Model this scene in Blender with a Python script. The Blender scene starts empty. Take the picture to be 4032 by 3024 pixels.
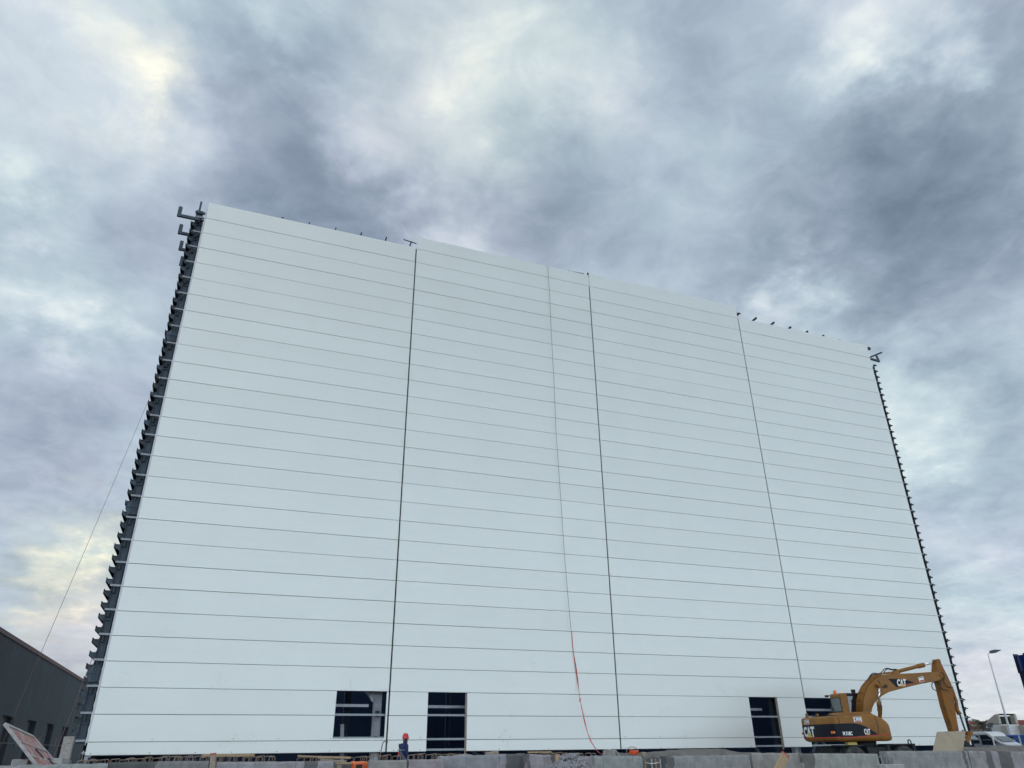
import bpy, math, random
from mathutils import Vector, Matrix, noise
random.seed(7)
R = math.radians
sc = bpy.context.scene
COL = sc.collection
EYE = 1.5
# ---------------------------------------------------------------- camera
FPX, PITCH, ROLL, YAW = 2865.21, 0.464557, -0.0111446, 0.370002
def cam_axes():
    f0 = Vector((math.sin(YAW), math.cos(YAW), 0)); r0 = Vector((math.cos(YAW), -math.sin(YAW), 0)); u0 = Vector((0, 0, 1))
    f = f0*math.cos(PITCH)+u0*math.sin(PITCH); u = u0*math.cos(PITCH)-f0*math.sin(PITCH)
    return r0*math.cos(ROLL)+u*math.sin(ROLL), u*math.cos(ROLL)-r0*math.sin(ROLL), f
CR, CU, CF = cam_axes()
cd = bpy.data.cameras.new('camera'); cam = bpy.data.objects.new('camera', cd); COL.objects.link(cam)
cd.sensor_width = 36; cd.lens = FPX/4032*36; cd.clip_end = 9000; cd.clip_start = 0.1
m = Matrix((CR, CU, -CF)).transposed().to_4x4(); m.translation = Vector((0, 0, EYE)); cam.matrix_world = m
sc.camera = cam
def ray(x, y): return CF + CR*((x-2016)/FPX) - CU*((y-1512)/FPX)
def atY(x, y, Y):
    d = ray(x, y); p = d*(Y/d.y); p.z += EYE; return p
def atX(x, y, X):
    d = ray(x, y); p = d*(X/d.x); p.z += EYE; return p
def srgb(c):
    return tuple(((v/255)/12.92 if v/255 <= .04045 else ((v/255+.055)/1.055)**2.4) for v in c)
# ---------------------------------------------------------------- exposure, sun, sky
sc.view_settings.view_transform = 'Standard'; sc.view_settings.look = 'None'
sc.view_settings.exposure = 0; sc.view_settings.gamma = 1; sc.view_settings.use_curve_mapping = False
SUN_EL, SUN_AZ = R(60), R(215)       # azimuth clockwise from +Y: behind the camera, to the left
sd = bpy.data.lights.new('sun', 'SUN'); sd.energy = .65; sd.angle = R(40); sd.color = (1, .97, .92)
so = bpy.data.objects.new('sun', sd); COL.objects.link(so)
sdir = Vector((math.sin(SUN_AZ)*math.cos(SUN_EL), math.cos(SUN_AZ)*math.cos(SUN_EL), math.sin(SUN_EL)))
so.rotation_euler = (-sdir).to_track_quat('-Z', 'Y').to_euler(); so.location = (0, 0, 60)
w = bpy.data.worlds.new('World'); sc.world = w; w.use_nodes = True
N = w.node_tree.nodes; K = w.node_tree.links; N.clear()
def nd(t, **kw):
    n = N.new(t)
    for k, v in kw.items(): setattr(n, k, v)
    return n
def con(a, b): K.new(a, b)
def mth(op, a, b=None, c=None):
    n = nd('ShaderNodeMath', operation=op)
    for i, v in enumerate((a, b, c)):
        if v is None: continue
        if isinstance(v, (int, float)): n.inputs[i].default_value = v
        else: con(v, n.inputs[i])
    return n.outputs[0]
out = nd('ShaderNodeOutputWorld'); bg = nd('ShaderNodeBackground'); bg2 = nd('ShaderNodeBackground'); add = nd('ShaderNodeAddShader')
sky = nd('ShaderNodeTexSky', sky_type='NISHITA'); sky.sun_disc = False; sky.sun_elevation = SUN_EL; sky.sun_rotation = SUN_AZ
con(sky.outputs[0], bg.inputs[0]); bg.inputs[1].default_value = 0.05*0.2
tc = nd('ShaderNodeTexCoord')
nrm = nd('ShaderNodeVectorMath', operation='NORMALIZE'); con(tc.outputs['Generated'], nrm.inputs[0])
# cloud-plane coordinates: stretch of the deck towards the horizon
sep = nd('ShaderNodeSeparateXYZ'); con(nrm.outputs[0], sep.inputs[0])
zz = mth('ADD', mth('MAXIMUM', sep.outputs[2], 0.0), 0.28)
comb = nd('ShaderNodeCombineXYZ'); con(mth('DIVIDE', sep.outputs[0], zz), comb.inputs[0]); con(mth('DIVIDE', sep.outputs[1], zz), comb.inputs[1]); con(mth('MULTIPLY', sep.outputs[2], .6), comb.inputs[2])
def nz(scale, detail, rough, dist=0.0, off=(0, 0, 0), src=None):
    mp = nd('ShaderNodeMapping'); mp.inputs['Location'].default_value = off; con(src or comb.outputs[0], mp.inputs[0])
    n = nd('ShaderNodeTexNoise'); con(mp.outputs[0], n.inputs['Vector'])
    n.inputs['Scale'].default_value = scale; n.inputs['Detail'].default_value = detail; n.inputs['Roughness'].default_value = rough; n.inputs['Distortion'].default_value = dist
    return n
wn = nz(2.2, 6, .58, 0, (3.1, 1.7, 0)); wn2 = nz(7.0, 5, .6, 0, (8, 2, 1))
def scaled(n, s):
    a = nd('ShaderNodeVectorMath', operation='SUBTRACT'); con(n.outputs['Color'], a.inputs[0]); a.inputs[1].default_value = (.5, .5, .5)
    b = nd('ShaderNodeVectorMath', operation='SCALE'); con(a.outputs[0], b.inputs[0]); b.inputs['Scale'].default_value = s; return b.outputs[0]
wa = nd('ShaderNodeVectorMath', operation='ADD'); con(nrm.outputs[0], wa.inputs[0]); con(scaled(wn, .20), wa.inputs[1])
wb = nd('ShaderNodeVectorMath', operation='ADD'); con(wa.outputs[0], wb.inputs[0]); con(scaled(wn2, .20), wb.inputs[1])
WARP = wb.outputs[0]
BLOBS = [ # direction given by where the cloud stands in the sky (x, y), size, brightness
 (120,60,420,.16),(245,185,80,.12),(190,235,200,.10),(590,350,330,-.22),(470,110,200,-.12),(620,30,120,.26),(560,250,200,-.06),
 (830,80,200,-.16),(700,480,250,-.12),(800,225,150,.24),(760,300,110,.15),(1010,60,180,.09),(1030,200,170,.18),(1060,330,140,.12),
 (1225,90,150,.14),(1270,190,120,.12),(1160,400,190,-.17),(1280,500,200,-.08),(1460,130,230,-.10),(1550,350,200,-.08),
 (1900,60,140,.20),(1850,170,90,.20),(1960,120,90,.14),(1780,260,90,.14),(2170,120,140,-.08),(1960,350,250,-.20),(2080,500,270,-.19),
 (1830,500,230,-.13),(1640,560,150,-.12),(2000,700,200,-.10),(1728,650,85,.32),(1690,560,70,.14),(1480,620,170,-.10),(930,480,110,.26),
 (1080,540,150,.06),(125,600,130,.24),(200,690,90,.14),(5,320,80,.20),(80,420,180,-.08),(330,560,200,.02),(90,900,230,-.10),
 (150,1080,170,-.06),(160,1215,85,.22),(215,1255,50,.08),(60,1330,190,-.04),(180,1400,150,.0),(1960,870,150,.18),(1900,960,120,.10),
 (2150,780,160,-.04),(2170,1030,170,-.10),(2090,1200,150,.06),(2170,1330,120,.12),(2060,1420,130,.04),(2150,1530,160,.16),(1400,700,150,.02),
]
val = None
fb = nz(1.7, 9, .58, .3, (1.3, 4.2, .5)); fb2 = nz(4.2, 9, .56, .35, (5.3, 2.2, .5)); fb3 = nz(13, 6, .6, .6, (2.3, 7.2, .5))
val = mth('MULTIPLY_ADD', mth('SUBTRACT', fb.outputs[0], .5), .50, .50)
val = mth('MULTIPLY_ADD', mth('SUBTRACT', fb2.outputs[0], .5), .52, val)
val = mth('MULTIPLY_ADD', mth('SUBTRACT', fb3.outputs[0], .5), .36, val)
for bx, by, br, amp in BLOBS:
    d = ray(bx*1.82278, by*1.82278).normalized()
    ds = nd('ShaderNodeVectorMath', operation='DISTANCE'); con(WARP, ds.inputs[0]); ds.inputs[1].default_value = d
    mr = nd('ShaderNodeMapRange', interpolation_type='SMOOTHERSTEP'); con(ds.outputs['Value'], mr.inputs[0])
    cosang = d.dot(CF)
    rad = br*1.82278/FPX*cosang*1.55
    mr.inputs[1].default_value = 0; mr.inputs[2].default_value = rad; mr.inputs[3].default_value = amp; mr.inputs[4].default_value = 0
    val = mth('ADD', val, mr.outputs[0])
val = mth('MULTIPLY_ADD', mth('SUBTRACT', val, .5), 1.06, .562)
cr = nd('ShaderNodeValToRGB'); con(val, cr.inputs[0])
stops = [(0, (112, 127, 143)), (.18, (134, 149, 165)), (.38, (160, 173, 188)), (.58, (184, 197, 208)), (.78, (209, 218, 225)), (.93, (236, 240, 238)), (1, (252, 253, 246))]
E_ = cr.color_ramp.elements
while len(E_) < len(stops): E_.new(.5)
for e, (p, c) in zip(E_, stops): e.position = p; e.color = srgb(c)+(1,)
# tint: lilac / teal variation, warm glow low in the west
tn = nz(1.9, 3, .5, 0, (9, 9, 0))
tr = nd('ShaderNodeValToRGB'); con(tn.outputs[0], tr.inputs[0]); tr.color_ramp.elements[0].position = .38; tr.color_ramp.elements[1].position = .62
tr.color_ramp.elements[0].color = (.955, 1.02, 1.0, 1); tr.color_ramp.elements[1].color = (1.012, .99, 1.02, 1)
mx = nd('ShaderNodeVectorMath', operation='MULTIPLY'); con(cr.outputs[0], mx.inputs[0]); con(tr.outputs[0], mx.inputs[1])
cur = mx.outputs[0]
for bx, by, br, tint in [(165, 1235, 150, (1.10, 1.04, .88)), (200, 1420, 330, (1.10, 1.0, .94)), (1030, 200, 320, (1.02, .995, .955)), (250, 170, 110, (1.06, 1.02, .92)), (2100, 1560, 260, (1.06, .99, .98))]:
    d = ray(bx*1.82278, by*1.82278).normalized()
    ds = nd('ShaderNodeVectorMath', operation='DISTANCE'); con(WARP, ds.inputs[0]); ds.inputs[1].default_value = d
    mr = nd('ShaderNodeMapRange', interpolation_type='SMOOTHERSTEP'); con(ds.outputs['Value'], mr.inputs[0])
    mr.inputs[2].default_value = br*1.82278/FPX*d.dot(CF)*1.5; mr.inputs[3].default_value = 1; mr.inputs[4].default_value = 0
    mi = nd('ShaderNodeMix', data_type='RGBA'); con(mr.outputs[0], mi.inputs[0]); mi.inputs[6].default_value = (1, 1, 1, 1); mi.inputs[7].default_value = tint+(1,)
    mm = nd('ShaderNodeVectorMath', operation='MULTIPLY'); con(cur, mm.inputs[0]); con(mi.outputs[2], mm.inputs[1]); cur = mm.outputs[0]
con(cur, bg2.inputs[0])
# unseen sky behind camera: brightness added low down, cut higher up, to grade facade
dt = nd('ShaderNodeVectorMath', operation='DOT_PRODUCT'); con(nrm.outputs[0], dt.inputs[0]); dt.inputs[1].default_value = Vector((-.32, -.95, 0)).normalized()
bk_ = nd('ShaderNodeMapRange', interpolation_type='SMOOTHSTEP'); con(dt.outputs['Value'], bk_.inputs[0]); bk_.inputs[1].default_value = -.05; bk_.inputs[2].default_value = .65
el_ = nd('ShaderNodeMapRange', interpolation_type='LINEAR'); con(sep.outputs[2], el_.inputs[0]); el_.inputs[1].default_value = .0; el_.inputs[2].default_value = .40
el_.inputs[3].default_value = 6.3; el_.inputs[4].default_value = .18
br_ = nd('ShaderNodeMix', data_type='FLOAT'); con(bk_.outputs[0], br_.inputs[0]); br_.inputs[2].default_value = 1.0; con(el_.outputs[0], br_.inputs[3])
con(br_.outputs[0], bg2.inputs[1])
con(bg.outputs[0], add.inputs[0]); con(bg2.outputs[0], add.inputs[1]); con(add.outputs[0], out.inputs[0])

# ---------------------------------------------------------------- materials
def mat(name, col, rough=.6, metal=0.0, var=.12, vscale=3.0, bump=0.0, bscale=20.0, col2=None, coat=0.0, spec=.5, streak=0.0, stretch=(1, 1, 1), p2=(.45, .62)):
    m = bpy.data.materials.new(name); m.use_nodes = True; n = m.node_tree.nodes; l = m.node_tree.links
    b = n['Principled BSDF']; b.inputs['Roughness'].default_value = rough; b.inputs['Metallic'].default_value = metal
    b.inputs['Specular IOR Level'].default_value = spec
    b.inputs['Coat Weight'].default_value = coat; b.inputs['Coat Roughness'].default_value = .25
    t = n.new('ShaderNodeTexCoord'); mp = n.new('ShaderNodeMapping'); l.new(t.outputs['Object'], mp.inputs[0]); mp.inputs['Scale'].default_value = stretch
    a = n.new('ShaderNodeTexNoise'); a.inputs['Scale'].default_value = vscale; a.inputs['Detail'].default_value = 7; a.inputs['Roughness'].default_value = .62; l.new(mp.outputs[0], a.inputs[0])
    r = n.new('ShaderNodeValToRGB'); l.new(a.outputs[0], r.inputs[0]); e = r.color_ramp.elements
    if col2:
        e[0].position, e[1].position = p2; e[0].color = col+(1,); e[1].color = col2+(1,)
    else:
        e[0].position = .3; e[1].position = .7
        e[0].color = tuple(c*(1-var) for c in col)+(1,); e[1].color = tuple(min(1, c*(1+var)) for c in col)+(1,)
    l.new(r.outputs[0], b.inputs['Base Color'])
    if bump:
        bb = n.new('ShaderNodeBump'); bn = n.new('ShaderNodeTexNoise'); bn.inputs['Scale'].default_value = bscale; bn.inputs['Detail'].default_value = 6
        l.new(mp.outputs[0], bn.inputs[0]); l.new(bn.outputs[0], bb.inputs['Height']); bb.inputs['Strength'].default_value = bump; bb.inputs['Distance'].default_value = .02
        l.new(bb.outputs[0], b.inputs['Normal'])
    return m
M = {}
M['panel'] = mat('white_painted_sheet', (.765, .79, .768), .50, .30, .02, .35, coat=.0, spec=.5)
M['backing'] = mat('dark_seal', (.03, .035, .03), .8)
M['trim'] = mat('edge_trim', (.55, .56, .60), .5)
M['steel'] = mat('primer_grey_steel', (.055, .078, .105), .6, .2, .2, 2, bump=.1)
M['steel_dark'] = mat('dark_primer_steel', (.035, .045, .055), .6, .2, .2, 2)
M['galv'] = mat('galvanised_steel', (.27, .30, .325), .5, .4, .25, 25)
M['inner'] = mat('inner_cladding', (.035, .07, .16), .8, 0, .3, .3)  # navy of the interior shadow is put into this base colour
M['inner_floor'] = mat('inner_floor', (.07, .10, .16), .9)  # bluish tone stands in for the shadow colour indoors
M['inner_steel'] = mat('shade_tinted_steel', (.10, .14, .22), .7)  # blue of the interior shade mixed into the steel colour
M['greywhite'] = mat('light_grey_steel', (.42, .44, .48), .5, .1, .15, 4)
M['tan'] = mat('mustard_machine_paint', (.265, .122, .026), .45, 0, .16, 2.2, coat=.0, spec=.25, bump=.05, bscale=8, col2=(.19, .088, .024), p2=(.42, .70))
M['tan_worn'] = mat('worn_mustard_paint', (.24, .10, .02), .6, 0, .2, 3, spec=.25, col2=(.13, .07, .04), p2=(.52, .68))
M['black_paint'] = mat('black_machine_paint', (.006, .009, .015), .4, 0, .2, 3, spec=.15)
M['rubber'] = mat('dusty_rubber', (.035, .037, .04), .85, 0, .35, 6, bump=.3, col2=(.10, .10, .10), p2=(.5, .75))
M['hose'] = mat('black_hose', (.012, .014, .018), .45)
M['chrome'] = mat('chromed_rod', (.75, .78, .82), .15, 1, .03)
M['glass_dark'] = mat('dark_glass', (.012, .016, .02), .08, 0, .1, spec=.8)
M['glass_green'] = mat('streaked_glass', (.10, .13, .12), .12, 0, .3, 6, stretch=(6, 6, .6), spec=.8)  # pale upright streaks paint a curtain-like reflection into the glass colour
M['white'] = mat('white_decal', (.78, .79, .80), .5, 0, .04)
M['yellow'] = mat('yellow_decal', (.68, .50, .10), .5, 0, .05)
M['red'] = mat('red_decal', (.42, .03, .03), .5)
M['orange_lamp'] = mat('orange_lens', (.75, .16, .02), .2)
M['grime'] = mat('grimy_chassis', (.014, .017, .02), .75, .1, .5, 4, col2=(.05, .05, .045), p2=(.55, .8))
M['plywood'] = mat('weathered_plywood', (.36, .30, .22), .75, 0, .12, 2.2, bump=.15, bscale=30, col2=(.27, .215, .15), p2=(.42, .66), stretch=(1, 1, .5))
M['lumber'] = mat('rough_lumber', (.40, .29, .18), .8, 0, .2, 9, bump=.3, stretch=(6, 6, 1))
M['lumber_grey'] = mat('old_plank', (.30, .25, .20), .85, 0, .2, 9)
M['rust'] = mat('rusty_rebar', (.26, .20, .16), .85, .1, .3, 12)
M['red_strap'] = mat('red_webbing', (.50, .075, .06), .75, 0, .12, 6)
M['rope'] = mat('olive_rope', (.10, .095, .075), .8)
M['cable'] = mat('guy_cable', (.10, .05, .05), .6)
M['red_fold'] = mat('red_film_plywood', (.33, .12, .105), .7, 0, .3, 7, col2=(.40, .34, .33), p2=(.47, .60))
M['dirty_alu'] = mat('cement_smeared_frame', (.40, .38, .38), .7, .1, .25, 9, bump=.3)
M['orange_bag'] = mat('orange_plastic', (.75, .14, .03), .5, 0, .15, 6, bump=.4, bscale=12)
M['orange_cord'] = mat('orange_cord', (.80, .11, .02), .5)
M['blue_cap'] = mat('blue_plastic', (.03, .09, .28), .5)
M['soil'] = mat('grey_soil', (.16, .15, .14), .95, 0, .3, 4, bump=.6, bscale=14)
M['gravel'] = mat('crushed_limestone', (.27, .27, .29), .85, 0, .3, 9, bump=.3)
M['ground'] = mat('packed_earth', (.26, .25, .24), .95, 0, .25, .6, bump=.4, bscale=5)
M['sack'] = mat('cement_sack', (.33, .31, .29), .85, 0, .2, 12, bump=.5)
M['skin'] = mat('skin', (.28, .13, .085), .6)
M['hair'] = mat('black_hair', (.012, .010, .009), .7)
M['navy'] = mat('navy_workwear', (.012, .022, .085), .85, 0, .3, 14, bump=.4, bscale=18)
M['helmet'] = mat('red_helmet', (.58, .018, .03), .3, 0, .05, coat=.4)
M['glove'] = mat('dark_glove', (.03, .035, .05), .8)
M['warehouse'] = None
M['roof_edge'] = mat('oxide_roof_trim', (.13, .06, .055), .6, 0, .2, 2)
M['van_white'] = mat('white_van_paint', (.70, .72, .75), .3, 0, .03, coat=.4)
M['van_grey'] = mat('silver_van_paint', (.30, .32, .36), .35, .2, .05, coat=.3)
M['truck_white'] = mat('off_white_truck_paint', (.55, .56, .56), .4, 0, .06, coat=.2)
M['truck_beige'] = mat('beige_truck_paint', (.42, .39, .34), .5, 0, .1)
M['pole'] = mat('white_painted_pole', (.60, .62, .62), .45, 0, .05)
M['blue'] = mat('deep_blue_sheet', (.012, .035, .17), .4, .1, .2, 2)
M['blue_dark'] = mat('navy_sheet', (.012, .02, .05), .5)
M['blue_truck'] = mat('blue_truck_paint', (.02, .09, .35), .35)
M['green_wall'] = mat('pale_green_render', (.30, .36, .29), .85, 0, .1, .5)
M['ochre_wall'] = mat('ochre_render', (.33, .27, .22), .85, 0, .15, .5)
M['red_wall'] = mat('brick_red_render', (.25, .07, .06), .85, 0, .15, .5)
M['brick_far'] = mat('muted_brick', (.20, .10, .085), .85, 0, .2, .8)
M['palm'] = mat('palm_frond', (.045, .06, .04), .8, 0, .3)
M['bark'] = mat('palm_bark', (.09, .07, .055), .9, 0, .3)

def concrete(name, base, stains=(), dark=.5):
    m = mat(name, base, .88, 0, .30, 3.2, bump=.7, bscale=14)
    n = m.node_tree.nodes; l = m.node_tree.links; b = n['Principled BSDF']; src = b.inputs['Base Color'].links[0].from_socket
    t = n.new('ShaderNodeTexCoord'); s = n.new('ShaderNodeSeparateXYZ'); l.new(t.outputs['Object'], s.inputs[0])
    def mm(op, a, b_=None, c=None):
        q = n.new('ShaderNodeMath'); q.operation = op
        for i, v in enumerate((a, b_, c)):
            if v is None: continue
            if isinstance(v, (int, float)): q.inputs[i].default_value = v
            else: l.new(v, q.inputs[i])
        return q.outputs[0]
    sp = n.new('ShaderNodeTexNoise'); sp.inputs['Scale'].default_value = 22; sp.inputs['Detail'].default_value = 5; l.new(t.outputs['Object'], sp.inputs[0])
    pits = mm('LESS_THAN', sp.outputs[0], .34)
    ln = n.new('ShaderNodeTexNoise'); ln.inputs['Scale'].default_value = 5; l.new(t.outputs['Object'], ln.inputs[0])
    xw = mm('MULTIPLY_ADD', ln.outputs[0], .22, s.outputs[0])
    fac = mm('MULTIPLY', pits, .22)
    seam = mm('LESS_THAN', mm('ABSOLUTE', mm('SUBTRACT', mm('FRACT', mm('MULTIPLY', mm('MULTIPLY_ADD', ln.outputs[0], .03, s.outputs[0]), 1.35)), .5)), .008)
    fac = mm('MAXIMUM', fac, mm('MULTIPLY', seam, .45))
    for x0, x1 in stains:
        inn = mm('MULTIPLY', mm('GREATER_THAN', xw, x0+.11), mm('LESS_THAN', xw, x1+.11))
        fac = mm('MAXIMUM', fac, mm('MULTIPLY', inn, dark))
    mi = n.new('ShaderNodeMix'); mi.data_type = 'RGBA'; l.new(fac, mi.inputs[0]); l.new(src, mi.inputs[6]); mi.inputs[7].default_value = (.03, .03, .032, 1)
    l.new(mi.outputs[2], b.inputs['Base Color'])
    return m
CONC = (.27, .275, .275)
M['block_pale'] = concrete('cement_block', (.36, .36, .36))

def warehouse_mat():
    m = mat('grey_ribbed_cladding', (.105, .128, .14), .6, .1, .12, .25, stretch=(1, 1, .15))
    n = m.node_tree.nodes; l = m.node_tree.links; b = n['Principled BSDF']
    src = b.inputs['Base Color'].links[0].from_socket
    t = n.new('ShaderNodeTexCoord'); mp = n.new('ShaderNodeMapping'); mp.inputs['Scale'].default_value = (1, 1, .05); l.new(t.outputs['Object'], mp.inputs[0])
    a = n.new('ShaderNodeTexNoise'); a.inputs['Scale'].default_value = 1.3; a.inputs['Detail'].default_value = 3; l.new(mp.outputs[0], a.inputs[0])
    r = n.new('ShaderNodeValToRGB'); l.new(a.outputs[0], r.inputs[0]); r.color_ramp.elements[0].position = .66; r.color_ramp.elements[1].position = .70; r.color_ramp.elements[0].color = (0, 0, 0, 1); r.color_ramp.elements[1].color = (.35, .35, .35, 1)
    mi = n.new('ShaderNodeMix'); mi.data_type = 'RGBA'; l.new(r.outputs[0], mi.inputs[0]); l.new(src, mi.inputs[6]); mi.inputs[7].default_value = (.30, .32, .32, 1)
    l.new(mi.outputs[2], b.inputs['Base Color'])
    return m
M['warehouse'] = warehouse_mat()

def tune_panel():
    m = M['panel']; n = m.node_tree.nodes; l = m.node_tree.links; b = n['Principled BSDF']; src = b.inputs['Base Color'].links[0].from_socket
    def mm(op, a, b_=None, c=None):
        q = n.new('ShaderNodeMath'); q.operation = op
        for i, v in enumerate((a, b_, c)):
            if v is None: continue
            if isinstance(v, (int, float)): q.inputs[i].default_value = v
            else: l.new(v, q.inputs[i])
        return q.outputs[0]
    oi = n.new('ShaderNodeObjectInfo'); hv = n.new('ShaderNodeHueSaturation'); l.new(src, hv.inputs['Color']); l.new(mm('MULTIPLY_ADD', oi.outputs['Random'], .035, .98), hv.inputs['Value'])
    t = n.new('ShaderNodeTexCoord'); s_ = n.new('ShaderNodeSeparateXYZ'); l.new(t.outputs['Object'], s_.inputs[0])
    a = n.new('ShaderNodeTexNoise'); a.inputs['Scale'].default_value = .9; a.inputs['Detail'].default_value = 2; l.new(t.outputs['Object'], a.inputs[0])
    c = n.new('ShaderNodeTexNoise'); c.inputs['Scale'].default_value = 7; c.inputs['Detail'].default_value = 8; c.inputs['Roughness'].default_value = .7; l.new(t.outputs['Object'], c.inputs[0])
    r1 = n.new('ShaderNodeMapRange'); l.new(a.outputs[0], r1.inputs[0]); r1.inputs[1].default_value = .60; r1.inputs[2].default_value = .70
    r2 = n.new('ShaderNodeMapRange'); l.new(c.outputs[0], r2.inputs[0]); r2.inputs[1].default_value = .50; r2.inputs[2].default_value = .66
    hz = n.new('ShaderNodeMapRange'); l.new(s_.outputs[2], hz.inputs[0]); hz.inputs[1].default_value = 9; hz.inputs[2].default_value = 1; hz.inputs[3].default_value = .08; hz.inputs[4].default_value = .38
    f = mm('MULTIPLY', mm('MULTIPLY', r1.outputs[0], r2.outputs[0]), hz.outputs[0])
    mi = n.new('ShaderNodeMix'); mi.data_type = 'RGBA'; l.new(f, mi.inputs[0]); l.new(hv.outputs[0], mi.inputs[6]); mi.inputs[7].default_value = (.40, .40, .34, 1)
    l.new(mi.outputs[2], b.inputs['Base Color'])
    w_ = n.new('ShaderNodeTexNoise'); w_.inputs['Scale'].default_value = .8; w_.inputs['Detail'].default_value = 2; mp = n.new('ShaderNodeMapping'); mp.inputs['Scale'].default_value = (.35, 1, 1.6); l.new(t.outputs['Object'], mp.inputs[0]); l.new(mp.outputs[0], w_.inputs[0])
    bp = n.new('ShaderNodeBump'); bp.inputs['Strength'].default_value = .5; bp.inputs['Distance'].default_value = .03; l.new(w_.outputs[0], bp.inputs['Height']); l.new(bp.outputs[0], b.inputs['Normal'])
tune_panel()

# ---------------------------------------------------------------- mesh helpers
class MB:
    def __init__(s): s.v = []; s.f = []; s.sm = []
    def add(s, vs, fs, smooth=False):
        o = len(s.v); s.v += [tuple(v) for v in vs]; s.f += [tuple(i+o for i in f) for f in fs]; s.sm += [smooth]*len(fs); return s
    def box(s, x0, x1, y0, y1, z0, z1, mt=None):
        vs = [Vector((x, y, z)) for x in (x0, x1) for y in (y0, y1) for z in (z0, z1)]
        if mt: vs = [mt @ v for v in vs]
        return s.add(vs, [(0, 1, 3, 2), (4, 6, 7, 5), (0, 4, 5, 1), (2, 3, 7, 6), (0, 2, 6, 4), (1, 5, 7, 3)])
    def bar(s, p0, p1, w, h, up=(0, 0, 1)):
        p0 = Vector(p0); p1 = Vector(p1); d = (p1-p0).normalized(); u = Vector(up)
        if abs(d.dot(u)) > .99: u = Vector((0, 1, 0))
        a = d.cross(u).normalized(); b = a.cross(d).normalized()
        vs = [p + a*(sx*w/2) + b*(sz*h/2) for p in (p0, p1) for sx, sz in ((-1, -1), (1, -1), (1, 1), (-1, 1))]
        return s.add(vs, [(0, 1, 2, 3), (7, 6, 5, 4), (0, 4, 5, 1), (1, 5, 6, 2), (2, 6, 7, 3), (3, 7, 4, 0)])
    def tube(s, pts, r, n=8, cap=True):
        pts = [Vector(p) for p in pts]; rs = r if isinstance(r, (list, tuple)) else [r]*len(pts); vs = []; fs = []
        a = None
        for i, p in enumerate(pts):
            d = (pts[min(i+1, len(pts)-1)]-pts[max(i-1, 0)]).normalized()
            if a is None:
                a = d.cross(Vector((0, 0, 1)) if abs(d.z) < .9 else Vector((0, 1, 0))).normalized()
            else: a = (a - d*a.dot(d)).normalized()
            b = d.cross(a)
            vs += [p+(a*math.cos(2*math.pi*k/n)+b*math.sin(2*math.pi*k/n))*rs[i] for k in range(n)]
        for i in range(len(pts)-1):
            for k in range(n): fs.append((i*n+k, i*n+(k+1) % n, (i+1)*n+(k+1) % n, (i+1)*n+k))
        s.add(vs, fs, True)
        if cap:
            o = len(s.v)-len(vs)
            s.f += [tuple(o+k for k in reversed(range(n))), tuple(o+(len(pts)-1)*n+k for k in range(n))]; s.sm += [False]*2
        return s
    def prism(s, poly, fn, d0, d1):
        n = len(poly); vs = [fn(a, b, d) for d in (d0, d1) for a, b in poly]
        ar = sum(poly[i][0]*poly[(i+1) % n][1]-poly[(i+1) % n][0]*poly[i][1] for i in range(n))
        fs = [tuple(range(n)), tuple(reversed(range(n, 2*n)))]+[(i, i+n, (i+1) % n+n, (i+1) % n) for i in range(n)]
        if ar < 0: fs = [tuple(reversed(f)) for f in fs]
        return s.add(vs, fs)
    def build(s, name, m, parent=None, bevel=0, loc=None):
        me = bpy.data.meshes.new(name)
        vs = s.v
        if loc is not None: vs = [(v[0]-loc[0], v[1]-loc[1], v[2]-loc[2]) for v in vs]
        me.from_pydata(vs, [], s.f); me.materials.append(m); me.polygons.foreach_set('use_smooth', s.sm); me.update()
        import bmesh
        b = bmesh.new(); b.from_mesh(me); bmesh.ops.recalc_face_normals(b, faces=b.faces); b.to_mesh(me); b.free()
        o = bpy.data.objects.new(name, me); COL.objects.link(o)
        if loc is not None: o.location = loc
        if parent: o.parent = parent
        if bevel:
            md = o.modifiers.new('bevel', 'BEVEL'); md.width = bevel; md.segments = 2; md.limit_method = 'ANGLE'; md.angle_limit = R(40)
        return o
def tag(o, label=None, cat=None, group=None, kind=None):
    if label: o['label'] = label
    if cat: o['category'] = cat
    if group: o['group'] = group
    if kind: o['kind'] = kind
    return o
def empty(name, loc, rz=0):
    o = bpy.data.objects.new(name, None); COL.objects.link(o); o.location = loc; o.rotation_euler = (0, 0, rz); o.empty_display_size = .3; return o
def copy_tree(o, parent=None):
    c = o.copy(); COL.objects.link(c); c.parent = parent
    for ch in list(o.children): copy_tree(ch, c)
    return c
def text_geo(txt, height, width=None, bold=.03):
    cu = bpy.data.curves.new('lettering', 'FONT'); cu.body = txt; cu.offset = bold; cu.resolution_u = 3
    o = bpy.data.objects.new('lettering', cu); COL.objects.link(o)
    dg = bpy.context.evaluated_depsgraph_get(); me = o.evaluated_get(dg).to_mesh()
    vs = [v.co.copy() for v in me.vertices]; fs = [tuple(p.vertices) for p in me.polygons]
    bpy.data.objects.remove(o); bpy.data.curves.remove(cu)
    x0 = min(v.x for v in vs); x1 = max(v.x for v in vs); y0 = min(v.y for v in vs); y1 = max(v.y for v in vs)
    ky = height/(y1-y0); kx = (width/(x1-x0)) if width else ky
    return [((v.x-x0)*kx, (v.y-y0)*ky) for v in vs], fs

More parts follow.
